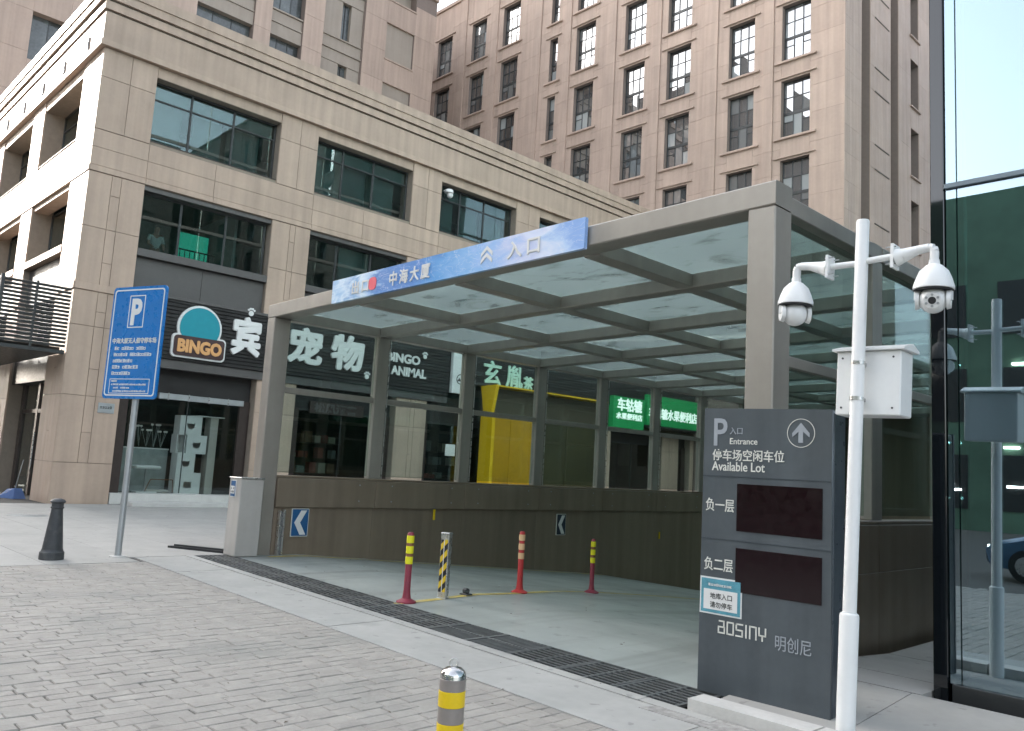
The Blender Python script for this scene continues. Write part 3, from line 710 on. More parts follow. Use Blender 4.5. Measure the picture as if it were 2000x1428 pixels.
# round emblem plaque (its cartoon figure is left out)
em = thing('bingo_emblem', 'teal disc emblem over a brown BINGO name plaque, left of the white shop lettering', 'shop sign', (D, 10.1, 4.3))
c_ = [(0+.66*math.cos(t), .66*math.sin(t)) for t in [2*math.pi*i/40 for i in range(40)]]
shape('disc_rim', letw, em, [circ(0, 0, .68, 40)], .08, FX(D+.0, 10.16, 5.28)); shape('disc', teal, em, [circ(0, 0, .61, 40)], .03, FX(D+.06, 10.16, 5.28))
shape('plaque_rim', letw, em, [rrect(-.82, -.36, .82, .34, .12)], .09, FX(D+.02, 10.18, 4.70)); shape('plaque', brownp, em, [rrect(-.77, -.31, .77, .29, .1)], .03, FX(D+.085, 10.18, 4.70))
heavy('plaque_lettering', 'BINGO', orange_l, em, FX(D+.12, 10.18, 4.52), .50, .02, .006, .022, ax='CENTER', sx=.86)
# white light box with ring mark
lb = thing('white_signboard', 'narrow upright white signboard with a small ring mark beside the black sign band', 'shop sign', (PX+.2, 20.4, 4.4))
box('board', white_pl, lb, PX+.05, PX+.22, 20.1, 20.82, 4.40, 6.15); shape('ring', frame_dk, lb, [circ(0, 0, .2), circ(0, 0, .165)], .01, FX(PX+.225, 20.5, 4.95)); shape('hills', frame_dk, lb, [[(-.15, -.08), (.15, -.08), (.06, .08), (0, -.02), (-.07, .06)]], .01, FX(PX+.226, 20.5, 4.95))
# yellow shopfront
ys_ = thing('yellow_shopfront', 'bright yellow clad shopfront with a flared yellow jamb under green lettering', 'shopfront', (PX, 25, 0))
for y0_, y1_, m_ in ((21.95, 23.4, amber), (23.42, 24.8, amber), (24.82, 26.8, olive), (26.82, 28.9, olive)): box('wall_panel', m_, ys_, PX+.06, PX+.14, y0_, y1_, .02, 3.66)  # amber then olive: light fading along the front, put into the panel colour
box('wall_panel', tan_dim, ys_, PX+.10, PX+.16, 21.95, 28.9, 3.68, 4.82)
box('cap', yellow_wall, ys_, PX+.06, PX+.75, 21.96, 28.9, 4.84, 4.90)
mb = MB()
j0, j1 = PX+.1, PX+.78
pts = [(j0, .02), (j1, .02), (j1, 3.65), (j1-.08, 3.70), (j1-.08, 3.85), (j1+.12, 4.85), (j0-.1, 4.85), (j0+.12, 3.85), (j0, 3.85)]
n = len(pts); vs = [(p[0], 21.78, p[1]) for p in pts]+[(p[0], 21.94, p[1]) for p in pts]
mb.add(vs, [tuple(range(n)), tuple(range(2*n-1, n-1, -1))]+[(i, n+i, n+(i+1) % n, (i+1) % n) for i in range(n)]).build('flared_jamb', yellow_wall, ys_)
ts = thing('tea_shop_lettering', 'pale green backlit Chinese characters standing above the yellow shopfront', 'shop sign', (D, 22, 4.9))
for ch, y0, s in (('玄', 21.68, 1.02), ('胤', 22.95, .98), ('茶', 23.98, .55)):
    heavy('letter', ch, mint, ts, FX(D+.02, y0, 5.02), s, .06, 0, .022)
gs = thing('green_signboard', 'green backlit shop signboard with white characters, nearer of two', 'shop sign', (PX, 30.6, 3.9))
box('board', green_box, gs, PX+.06, PX+.34, 29.75, 32.1, 3.85, 5.30); heavy('lettering', '车轱辘', green_wh, gs, FX(PX+.36, 30.0, 4.70), .62, .02, 0, .016, sx=1.02)
heavy('lettering', '水果便利店', green_wh, gs, FX(PX+.36, 29.95, 4.28), .32, .02, 0, .007, sx=1.25)
g2 = thing('wide_green_signboard', 'wide green backlit fruit shop signboard farther along the podium', 'shop sign', (PX, 34, 4))
box('board', green_box, g2, PX+.06, PX+.30, 32.4, 36.7, 4.15, 5.62); heavy('lettering', '车轱辘水果便利店', green_wh, g2, FX(PX+.32, 32.5, 4.55), .56, .02, 0, .014, sx=.93)
box('awning_rail', frame_dk, g2, PX+.1, PX+.9, 32.4, 36.7, 4.0, 4.1)
# black framed door sign, poster
ds = thing('door_header_sign', 'dark framed header sign with worn characters over the sliding shop door', 'door sign', (PX-.2, 15.3, 3.3))
box('board', frame_br, ds, PX-.30, PX-.22, 14.35, 16.5, 3.12, 3.52); text('lettering', '松风酒窖', grey_metal, ds, FX(PX-.215, 14.5, 3.19), .34, .01, .008, sx=1.25)
box('door_notice', white_pl, None, PX-.362, PX-.352, 20.45, 20.95, 2.0, 2.45, label='small white notice taped inside the third shop door glass', cat='notice')
# stock behind the next two shop windows
stk_m = [mat('stock_%s' % n_, c_, .6, var=.1) for n_, c_ in (('brown', (.16, .10, .06)), ('grey', (.20, .22, .22)), ('red', (.22, .05, .04)), ('cream', (.34, .31, .25)))]
for (y0_, y1_, lab_) in ((14.2, 16.9, 'dark shelving with boxed stock inside the shop under the door header sign'), (19.6, 22.6, 'low shelving with stock behind the glass door with the white notice')):
    sh_ = thing('stock_shelf', lab_, 'shelf', (PX-2.2, y0_, .3)); rs_ = random.Random(int(y0_*10))
    for q in range(4):
        z_ = .5+.55*q; box('shelf_board', frame_br, sh_, PX-2.6, PX-2.1, y0_, y1_, z_, z_+.03); y = y0_+.08
        while y < y1_-.3:
            w_ = rs_.uniform(.10, .3); h_ = rs_.uniform(.15, .42)
            if rs_.random() < .8: box('stock_box', rs_.choice(stk_m), sh_, PX-2.45, PX-2.15, y, y+w_, z_+.031, z_+.031+h_)
            y += w_+rs_.uniform(.02, .12)
    for y in (y0_, y1_-.03): box('upright', frame_br, sh_, PX-2.6, PX-2.1, y-.03, y, .3, 2.6)
# CCTV camera on the podium
cc = thing('cctv_camera', 'small white dome camera fixed in front of the third upper podium window', 'camera', (PX-.25, 19.6, 12.2))
MB().lathe([(0, .12), (.16, .12), (.18, .06), (.18, 0), (0, 0)], (PX-.1, 19.55, 12.22), 18).build('base', white_pl, cc)
MB().lathe([(0, 0), (.09, 0), (.12, -.06), (.11, -.14), (.06, -.19), (0, -.2)], (PX-.08, 19.60, 12.22), 16).build('dome', white_pl, cc)
MB().tube((PX-.34, 19.5, 12.34), (PX-.1, 19.55, 12.33), .03).build('arm', white_pl, cc)
# pet shop contents ---------------------------------------------------------
ct = thing('cat_tower', 'white stacked-box cat tower with cat head holes in the pet shop window', 'cat tower', (PX-.8, 10.7, .3))
cxx = PX-.60
def cathole(cx, cz, s):
    pts = [(cx-s, cz+s*.9), (cx-s*.55, cz+s*.62), (cx+s*.55, cz+s*.62), (cx+s, cz+s*.9)]
    for i in range(9): t = -math.pi*i/8; pts.append((cx+s*math.cos(t), cz-.0+s*.85*math.sin(t)))
    return pts
def catbox(y0, y1, z0, z1, hole=None, open_=False):
    rt_ = MB(); x1 = cxx; x0 = cxx-.45; w = .02
    rt_.box(x0, x1-.022, y0, y0+w, z0, z1); rt_.box(x0, x1-.022, y1-w, y1, z0, z1); rt_.box(x0, x1-.022, y0+w, y1-w, z0, z0+w); rt_.box(x0, x1-.022, y0+w, y1-w, z1-w, z1); rt_.box(x0, x0+w, y0+w, y1-w, z0+w, z1-w)
    o = rt_.build('box_module', white_pl, ct)
    if not open_:
        lp = [[(y0, z0), (y1, z0), (y1, z1), (y0, z1)]]
        if hole == 'cat': lp.append(cathole((y0+y1)/2, (z0+z1)/2-.02, .115))
        elif hole == 'rect': c = (y0+y1)/2; lp.append([(c-.12, z0+.17), (c+.12, z0+.17), (c+.12, z0+.35), (c-.12, z0+.35)])
        shape('front', white_pl, o, lp, .02, FX(cxx-.011, 0, 0))
yb = 10.22
catbox(yb, yb+.78, .32, .95, 'rect'); catbox(yb, yb+.55, .952, 1.53, 'cat'); catbox(yb+.24, yb+.86, 1.532, 2.1, 'cat'); catbox(yb-.06, yb+.2, 1.532, 2.1, None, True)
catbox(yb-.02, yb+.66, 2.102, 2.68, 'cat'); box('shelf', white_pl, ct, cxx-.5, cxx+.05, yb+.5, yb+1.35, 2.685, 2.71)
box('side_column', cream, ct, cxx-.45, cxx-.05, yb+.95, yb+1.2, .32, 2.68)
bn = thing('white_display_stand', 'white display stand with a rounded top in the pet shop window', 'stand', (cxx, 9.5, .3))
box('top', white_pl, bn, cxx-.35, cxx+.1, 9.0, 9.75, 1.02, 1.12, .04); box('post', galv, bn, cxx-.12, cxx-.06, 9.35, 9.41, .32, 1.02); box('base_plate', white_pl, bn, cxx-.3, cxx+.05, 9.1, 9.7, .32, .36)
cb = thing('white_counter', 'pale counter along the back of the pet shop window display', 'counter', (cxx-.8, 9.3, .3))
box('counter_body', room_l, cb, cxx-1.6, cxx-.7, 8.7, 10.2, .32, 1.6); box('counter_top', white_pl, cb, cxx-1.62, cxx-.68, 8.68, 10.22, 1.602, 1.64)
cg = thing('wire_pet_crate', 'low gold wire pet bed frame on the pet shop window floor', 'pet bed', (cxx, 9.9, .3))
for (a_, b_) in (((cxx, 9.35, .34), (cxx, 9.5, .72)), ((cxx, 9.5, .72), (cxx, 10.15, .72)), ((cxx, 10.15, .72), (cxx, 10.18, .34))): MB().tube(a_, b_, .012, n=8).build('wire', brown_r, cg)
box('cushion', cream, cg, cxx-.3, cxx, 9.4, 10.1, .33, .42, .03)
vz = thing('flower_vases', 'dried flowers in glass vases on the pet shop counter', 'flowers', (cxx-.8, 9.6, 1.64))
rr2 = random.Random(5)
for k in range(5):
    y = 9.15+.22*k; x = cxx-.9; h = .3+.3*rr2.random()
    MB().lathe([(0, 0), (.05, 0), (.06, .1), (.03, .2), (.035, .22)], (x, y, 1.642), 12).build('vase', g_shop, vz)
    for q in range(4):
        tx, ty = rr2.uniform(-.12, .12), rr2.uniform(-.12, .12)
        s_ = MB().tube((x, y, 1.66), (x+tx, y+ty, 1.75+h), .006, n=5).build('stem', room_l, vz)
        MB().lathe([(0, 0), (.035, .02), (.045, .05), (.02, .07), (0, .07)], (x+tx, y+ty, 1.75+h), 8).build('flower', white_pl, s_)
# louvred porch on the left facade -------------------------------------------
lv = thing('louvred_porch_canopy', 'dark slatted porch canopy over the side entrance of the podium', 'porch canopy', (-28, 6, 4))
LX0, LY0, LXE = -24.46, 4.96, -33.4
for k in range(16):
    z = 4.24+.105*k
    for (a_, b_) in ((LY0+.05, 5.78), (5.80, PY-.03)):
        o = box('side_slat', frame_dk, lv, LX0-.06, LX0, a_, b_, z-.036, z+.036, .003); o.rotation_euler.y = R(14)
    for (a_, b_) in ((LXE, -29.0), (-28.98, LX0-.1)):
        o = box('front_slat', frame_dk, lv, a_, b_, LY0-.03, LY0+.03, z-.028, z+.028, .003); o.rotation_euler.x = R(14)
for q in (LXE, -29, LX0-.09): box('corner_post', frame_dk, lv, q, q+.09, LY0-.04, LY0+.05, 4.1, 5.93)
box('wall_post', frame_dk, lv, LX0-.08, LX0, 5.75, 5.81, 4.12, 5.9)
box('beam', frame_dk, lv, LXE, LX0, LY0-.05, LY0+.06, 4.02, 4.10); box('beam', frame_dk, lv, LX0-.1, LX0, LY0+.06, PY-.03, 4.02, 4.12)
for q in range(6): box('rafter', frame_dk, lv, -32+1.4*q, -31.92+1.4*q, LY0+.06, PY-.03, 4.12, 4.24)
box('soffit', frame_dk, lv, LXE, LX0-.1, LY0+.06, PY-.03, 4.06, 4.11)
fy.b('soffit', frame_dk, pod, -30.1, -26.1, 3.4, 4.2, -.55, -.10)
dw = fy.b('side_door', frame_br, pod, -30.0, -29.7, .02, 3.4, -.5, -.4)
fy.b('frame', frame_br, dw, -26.4, -26.12, .02, 3.4, -.5, -.4); fy.b('frame', frame_br, dw, -28.2, -28.0, .02, 3.4, -.5, -.4); fy.b('frame', frame_br, dw, -29.7, -28.2, 2.5, 2.62, -.49, -.41); fy.b('frame', frame_br, dw, -28.0, -26.4, 2.5, 2.62, -.49, -.41)
for a_, b_ in ((-29.7, -28.2), (-28.0, -26.4)):
    fy.b('pane', g_shop, dw, a_, b_, .04, 2.5, -.46, -.448, 0); fy.b('pane', g_shop, dw, a_, b_, 2.62, 3.38, -.46, -.448, 0)
MB().tube((-27.75, PY+.33, .8), (-27.75, PY+.33, 1.9), .02).build('handle', silver, dw)
dp = thing('dustpan', 'blue long-handled dustpan standing by the side door of the podium', 'dustpan', (-26.3, 6.3, .016))
mb = MB(); q = [(-26.75, 6.0), (-26.1, 6.25), (-26.25, 6.6), (-26.85, 6.35)]
mb.add([(x, y, .017) for x, y in q]+[(-26.62, 6.2, .27), (-26.3, 6.3, .3), (-26.38, 6.5, .3), (-26.7, 6.4, .27)], [(3, 2, 1, 0), (4, 5, 6, 7), (0, 1, 5, 4), (1, 2, 6, 5), (2, 3, 7, 6), (3, 0, 4, 7)]).build('scoop', broomb, dp)
MB().tube((-26.45, 6.35, .28), (-26.25, 6.42, 1.1), .014).build('handle', galv, dp)
# ================================================================== SLAB BLOCK BEHIND PODIUM
SXp = -44.0
slb = thing('apartment_slab', 'tall beige pink slab block rising behind the podium at left', 'building', (SXp, 15, 0))
fs = Fac('x', SXp)
sb = MB(); sb.box(-62, SXp-.9, PY, 32.95, 0, 34.0); sb.build('core', stone_gr, slb)
fls = [18.2, 22.4, 26.6, 30.8]       # window heads
# (u0,u1,type)
segs = [(PY, 8.65, 'w'), (8.65, 10.3, 'win'), (10.3, 16.4, 'w'), (16.4, 19.75, 'bayA'), (19.75, 20.8, 'p'), (20.8, 22.9, 'bayA'), (22.9, 24.25, 'p'), (24.25, 27.2, 'bayC'), (27.2, 28.9, 'p'), (28.9, 31.18, 'blank'), (31.18, 32.95, 'p')]
for u0, u1, k in segs:
    if k in 'wp':
        nn = max(1, round((u1-u0)/2.2)); us = [u0+(u1-u0)*i/nn for i in range(nn+1)]
        zs = [14.0]+[h+d for h in fls for d in (-2.1, 0)]
        fs.b('pier', pkjoint, slb, u0, u1, 0, 34, -.9, -.04, 0)
        fs.panels(stone_pk, slb, us, sorted(set([14.2, 16.1]+[h+d for h in fls for d in (0, 2.1)])), -.04, 0, .008)
    else:
        fs.b('floor_back', stone_gr, slb, u0, u1, 0, 34, -.9, -.72, 0)
        for h in fls:
            if k == 'win':
                fs.b('spandrel', stone_pk, slb, u0, u1, h, h+1.75, -.72, 0)
                w = fs.b('window', frame_dk, slb, u0, u1, h-2.45, h-2.38, -.5, -.42)
                for a_, b_ in ((u0, (u0+u1)/2-.03), ((u0+u1)/2+.03, u1)): fs.b('pane', s_pane, w, a_, b_, h-2.38, h, -.48, -.46, 0)
                fs.b('mullion', frame_dk, w, (u0+u1)/2-.03, (u0+u1)/2+.03, h-2.38, h, -.5, -.44)
            elif k == 'bayA':
                fs.b('spandrel', stone_gr, slb, u0, u1, h, h+.78, -.72, -.18); fs.b('ledge', stone_gr, slb, u0, u1, h+.80, h+.9, -.72, -.12)
                fs.b('spandrel', stone_gr, slb, u0, u1, h+.92, h+1.55, -.72, -.22); fs.b('ledge', stone_gr, slb, u0, u1, h+1.57, h+1.66, -.72, -.12)
                w = fs.b('window', frame_dk, slb, u0, u1, h-2.5, h-2.42, -.6, -.5); nn = 3
                for i in range(nn):
                    a_ = u0+(u1-u0)*i/nn+.03; b_ = u0+(u1-u0)*(i+1)/nn-.03
                    fs.b('pane', s_pane, w, a_, b_, h-2.42, h, -.58, -.56, 0); fs.b('mullion', frame_dk, w, b_, b_+.06, h-2.42, h, -.6, -.53)
            elif k == 'bayC':
                fs.b('wall_panel', stone_gr, slb, u0, u0+1.4, h-2.55, h-.01, -.72, -.30); fs.b('wall_panel', stone_gr, slb, u0+2.05, u1, h-2.55, h-.01, -.72, -.30)
                fs.b('spandrel', stone_gr, slb, u0, u1, h, h+.75, -.72, -.26); fs.b('ledge', stone_gr, slb, u0, u1, h+.76, h+.86, -.72, -.16)
                fs.b('spandrel', stone_gr, slb, u0, u1, h+.87, h+1.55, -.72, -.26); fs.b('ledge', stone_gr, slb, u0, u1, h+1.56, h+1.64, -.72, -.16)
                w = fs.b('window', frame_dk, slb, u0+1.4, u0+2.05, h-2.5, h-2.45, -.6, -.5)
                fs.b('pane', s_pane, w, u0+1.4, u0+1.7, h-2.45, h-.01, -.58, -.56, 0); fs.b('pane', s_pane, w, u0+1.74, u0+2.05, h-2.45, h-.01, -.58, -.56, 0)
                fs.b('mullion', frame_dk, w, u0+1.7, u0+1.74, h-2.45, h-.01, -.58, -.5)
            else:
                fs.b('spandrel', stone_pk, slb, u0, u1, h-.02, h+1.55, -.72, -.0); fs.b('ledge', stone_pk, slb, u0-.05, u1+.05, h+1.56, h+1.66, -.72, .05)
                fs.b('blind_panel', stone_gr, slb, u0+.01, u1-.01, h-2.52, h-.03, -.72, -.16)
box('parapet', stone_pk, slb, -62, SXp+.12, PY-.02, 33.0, 34.01, 34.5)
# ================================================================== TOWER
TY = 37.0; TXR = -16.54
tw = thing('office_tower', 'broad pinkish stone office block with gridded dark windows behind the podium', 'building', (-30, TY, 0))
ft = Fac('y', TY)
cols = [(-48.94, -47.2), (-44.88, -43.28), (-41.46, -39.76), (-36.64, -35.94), (-34.27, -32.66), (-30.24, -28.67), (-27.04, -25.42), (-22.95, -21.42), (-19.85, -18.31)]
heads = [5.2, 9.45, 13.65, 17.85, 22.1, 26.2, 30.3, 34.45]; WH = 3.0
TT = 36.9
MB().box(-60, TXR-.9, TY+.9, 52, 0, TT-.4).build('core', stone_gr, tw)
vis_rows = {0: (30.3, 34.45), 1: (26.2, 30.3, 34.45), 2: (26.2, 30.3, 34.45), 3: (22.1, 26.2, 30.3, 34.45), 4: (22.1, 26.2, 30.3, 34.45), 5: (17.85, 22.1, 26.2, 30.3), 6: (17.85, 22.1, 26.2, 30.3), 7: (17.85, 22.1, 26.2, 30.3), 8: (17.85, 22.1, 26.2)}
edges = [-60]+[v for c in cols for v in c]+[TXR]
zc = [12.0]+[h+d for h in heads[2:] for d in (0, 1.15)]+[TT]
bwk = MB()
for i in range(0, len(edges), 2): ft.mb(bwk, edges[i], edges[i+1], 0, TT, -.9, -.04)
for c in cols:
    zz = [0]+[v for h in heads for v in (h-WH, h)]+[TT]
    for i in range(0, len(zz), 2): ft.mb(bwk, c[0], c[1], zz[i], zz[i+1], -.9, -.04)
bwk.build('wall', pkjoint, tw)
zj = []
for h in heads[2:]: zj += [h-2.1, h-.7, h+.62]
zj = [z for z in zj if 12 < z < 36] + [TT]
for i in range(0, len(edges), 2):
    a_, b_ = edges[i], edges[i+1]
    if i == 0: a_ = -51.5
    if b_-a_ > 1.5 and i > 0 and i < len(edges)-2:
        m0, m1 = a_+(b_-a_)*.36, a_+(b_-a_)*.72
        ft.panels(stone_pk, tw, [a_, m0], zj, -.04, 0, .010); ft.panels(stone_pk, tw, [m0, m1], zj, -.04, .07, .008, 'pilaster_panel'); ft.panels(stone_pk, tw, [m1, b_], zj, -.04, .0, .010)
    else: ft.panels(stone_pk, tw, [a_, b_], zj, -.04, 0, .010)
for ci, c in enumerate(cols):
    for h in heads[2:]:
        top = h+(heads[heads.index(h)+1]-WH-h if h != heads[-1] else TT-h)
        ft.panels(stone_pk, tw, [c[0], c[1]], [h, top], -.04, -.0, .01, 'spandrel')
        ft.b('head_ledge', stone_pk, tw, c[0]-.35, c[1]+.35, h+.10, h+.17, 0, .09)
        ft.b('sill', stone_pk, tw, c[0]-.35, c[1]+.35, h-WH-.17, h-WH-.06, 0, .12)
def tower_window(c, h, detail, rr):
    z0 = h-WH; dd = -.28; u0, u1 = c; n = 3 if u1-u0 > 1 else 1; w = u1-u0
    win = ft.b('window', frame_dk, tw, u0, u1, z0, z0+.05, dd-.08, dd+.02, 0)
    if not detail:
        ft.b('pane', t_pane, win, u0, u1, z0+.05, h, dd-.05, dd-.03, 0); return
    zt = z0+1.28
    fm = MB()
    for (a, b, p, q) in ((u0, u0+.05, z0+.05, h), (u1-.05, u1, z0+.05, h), (u0+.05, u1-.05, h-.05, h), (u0+.05, u1-.05, zt-.07, zt+.07)): ft.mb(fm, a, b, p, q, dd-.08, dd)
    us = [u0+.05+(w-.1)*i/n for i in range(n+1)]
    for u in us[1:-1]: ft.mb(fm, u-.022, u+.022, z0+.05, zt-.07, dd-.075, dd-.004); ft.mb(fm, u-.022, u+.022, zt+.07, h-.05, dd-.075, dd-.004)
    zm = (zt+.07+h-.05)/2
    ft.mb(fm, u0+.05, u1-.05, zm-.02, zm+.02, dd-.07, dd-.01)
    rows = []
    for i in range(n):
        a, b = us[i]+(.022 if i else 0), us[i+1]-(.022 if i < n-1 else 0)
        rows += [(a, b, zm+.02, h-.05, 0), (a, b, zt+.07, zm-.02, 0)]
        if n == 3 and i == 1: rows.append((a, b, z0+.05, zt-.07, 0))
        else:
            zs = zt-.07-.36; ft.mb(fm, a, b, zs-.02, zs+.02, dd-.07, dd-.012)
            rows += [(a, b, zs+.02, zt-.07, 0), (a, b, z0+.05, zs-.02, 1)]
    fm.build('frame', frame_dk, win)
    for (a, b, p, q, k) in rows:
        o = ft.b('pane', t_pane, win, a, b, p, q, dd-.05, dd-.035, 0)
        o.rotation_euler = (rr.gauss(0, .006), 0, rr.gauss(0, .008))
rr = random.Random(11)
for ci, c in enumerate(cols):
    for h in heads[1:]:
        tower_window(c, h, h in vis_rows[ci], rr)
ft.b('parapet', stone_pk, tw, -60, TXR, TT+.002, TT+.25, -.9, .12)
# tower side facing +X
fr_ = Fac('x', TXR)
bs = MB()
for u0, u1, d in ((TY+.002, 38.9, -.04), (38.9, 39.95, -.55), (39.95, 42.55, -.04), (42.55, 43.6, -.55), (43.6, 45.35, -.04), (46.5, 48.5, -.04)): fr_.mb(bs, u0, u1, 0, TT, -.9, d)
hs_ = [5.0, 9.15, 13.3, 17.45, 21.6, 25.65, 29.8, 33.9]
zz = [0]+[v for h in hs_ for v in (h-2.75, h)]+[TT]
for i in range(0, len(zz), 2): fr_.mb(bs, 45.35, 46.5, zz[i], zz[i+1], -.9, -.04)
bs.build('side_wall', pkjoint, tw)
zs2 = [12+1.4*i for i in range(16)]+[36.2]
fr_.panels(stone_pk, tw, [TY-.0, 37.5, 38.9], zs2, -.04, 0, .006); fr_.panels(stone_gr, tw, [38.91, 39.94], zs2[::2], -.549, -.50, .008)
fr_.panels(stone_pk, tw, [39.95, 42.55], [12]+[h+d for h in hs_[3:] for d in (.3, 1.6)]+[TT], -.04, 0, .01); fr_.panels(stone_gr, tw, [42.56, 43.59], zs2[::2], -.549, -.50, .008)
fr_.panels(stone_pk, tw, [43.6, 45.34], zs2[::3]+[36.6], -.04, 0, .008); fr_.panels(stone_pk, tw, [46.51, 48.5], zs2[::3]+[36.6], -.04, 0, .008)
for h in hs_[2:]:
    fr_.panels(stone_pk, tw, [45.35, 46.5], [h, h+(1.38 if h != hs_[-1] else 2.9)], -.04, 0, .01, 'spandrel')
    fr_.b('sill', stone_pk, tw, 45.2, 46.65, h-2.85, h-2.77, 0, .10)
    for dz in (.3, 1.6): fr_.b('ledge', stone_dk, tw, 40.5, 42.3, h+dz-.03, h+dz+.03, 0.001, .03)
    w = fr_.b('window', frame_dk, tw, 45.35, 46.5, h-2.75, h-2.7, -.5, -.35, 0)
    for (p, q) in ((h-2.7, h-1.7), (h-1.66, h-.8), (h-.76, h)):
        o = fr_.b('pane', t_pane, w, 45.35, 45.9, p, q, -.45, -.43, 0); o = fr_.b('pane', t_pane, w, 45.94, 46.5, p, q, -.45, -.43, 0)
    fr_.b('mullion', frame_dk, w, 45.9, 45.94, h-2.7, h, -.5, -.40, 0)
# ================================================================== GLASS BUILDING AT RIGHT
GX, GY = -2.37, 6.90
gb = thing('glass_building', 'green mirrored glass office building at the right edge of the photo', 'building', (GX, GY, 0))
MB().box(GX+.12, 24, GY+.5, 62, 0.0, 30).build('core', teal_core, gb)
for i in range(14):
    for j in range(6):
        y0_ = GY+.52+3.9*i; box('side_pane', g_bld, gb, GX+.02, GX+.04, y0_+.03, min(y0_+3.87, 61.9), .2+4.8*j, 4.9+4.8*j-.12, 0)
for j in range(7): box('spandrel', frame_dk, gb, GX-.0, GX+.11, GY+.52, 62, 4.8*j-.0+.01, 4.8*j+.19, 0)
box('corner_post', blk_glass, gb, GX, GX+.105, GY, GY+.5, .02, 30, .006)
box('base_channel', frame_dk, gb, GX+.136, 24, GY-.01, GY+.2, .0, .20)
gxs = [GX+.110, GX+.195, GX+2.6, GX+5.0, GX+7.4, 24]
gz = [.20, 4.05, 9.0, 13.8, 18.6, 23.4, 28.2]
for i in range(len(gxs)-1):
    for j in range(len(gz)-1):
        o = box('pane', g_bld, gb, gxs[i]+.005, gxs[i+1]-.005, GY+.02, GY+.04, gz[j]+(.045 if j else 0), gz[j+1]-.005, 0)
for j in range(1, len(gz)): box('transom', trans_m, gb, GX+.108, 24, GY-.012, GY+.10, gz[j]-.0, gz[j]+.042)
# ================================================================== BUILDINGS OPPOSITE (some seen in reflections, others added unseen to block the sun)
def block(name, label, x0, x1, y0, y1, z, m, lit=0, seed=1, mirror=True):
    t = thing(name, label, 'building', ((x0+x1)/2, (y0+y1)/2, 0))
    MB().box(x0, x1, y0, y1, 0, z).build('wall', m, t)
    rr = random.Random(seed); f = MB(); l = MB(); l2 = MB()
    nz = int(z/4.2)
    for k in range(nz):
        zb = 1.0+k*4.2
        x = x0+1.2
        while x < x1-3:
            f.box(x, x+2.2, y1+.002, y1+.05, zb, zb+2.6)
            if lit and zb < 30:
                for q in range(3):
                    if rr.random() < lit: xx_ = x+rr.uniform(-.6, .8); l.box(xx_, xx_+rr.uniform(.5, 2.0), y1+.06, y1+.09, zb+rr.uniform(.4, 3.2), zb+rr.uniform(.4, 3.2)*0+3.25) if False else (lambda z_: l.box(xx_, xx_+rr.uniform(.5, 2.0), y1+.06, y1+.09, z_, z_+.09))(zb+rr.uniform(.3, 3.2))
            x += 3.6
    f.build('windows', t_pane if m is not office else frame_dk, t)
    if l.v: l.build('ceiling_lights', lamp_w, t)
    return t
block('opposite_tower', 'tall stone tower to the left of the square mirrored in the lower tower windows', -78, -60, -70, -24.1, 62, officep, 0, 2)
sk = thing('skew_sun_blocker', 'unseen mid-height sun blocker added beyond the left edge of the square', 'building', (-68, -20, 0))
MB().prism([(-60, -30), (-60, -6.35), (-78, -12.9), (-78, -30)], 0, 40).build('wall', officep, sk)  # added block, north wall slanted along the sun to shade the square
block('low_sun_blocker', 'unseen slim low sun blocker added beyond the left edge, shading the podium corner', -47, -45, -7, 1.5, 12.5, officep, 0, 6)  # unseen, added to keep low sun off the podium corner and pavement
block('rear_sun_blocker', 'unseen high sun blocker added behind the slab and the podium', -96, -80, 5, 40, 70, officep, 0, 5)  # unseen, added to stop the sun reaching the tower front
ob = block('opposite_office', 'dark green low office block reflected in the glass building', -42, 45, -60, -30, 16.6, office, .35, 4)
box('roof_plant', office, ob, -8, 20, -50, -32, 16.6, 18.2)
# ================================================================== CANOPY
cp = thing('parking_entrance_canopy', 'large bronze metal and glass canopy over the underground car park ramp', 'canopy', (-8, 6.46, 0))
KZ = .0185
def rz0(x): return KZ*(x+12.7)
CXL, CXR, CF = -12.70, -3.50, 6.46
def sbar(name, m, x0, x1, y0, y1, z0, z1, parent=cp, bev=True):   # bar that follows the cross fall of the roof
    mb = MB(); b = .012 if bev else 0
    def ring(x):
        r = rz0(x)
        return [(x, y0+b, z0+r), (x, y1-b, z0+r), (x, y1, z0+r+b), (x, y1, z1+r-b), (x, y1-b, z1+r), (x, y0+b, z1+r), (x, y0, z1+r-b), (x, y0, z0+r+b)]
    mb.add(ring(x0)+ring(x1), [tuple(range(7, -1, -1)), tuple(range(8, 16))]+[(i, (i+1) % 8, 8+(i+1) % 8, 8+i) for i in range(8)])
    return mb.build(name, m, parent, origin=((x0+x1)/2, (y0+y1)/2, z0))
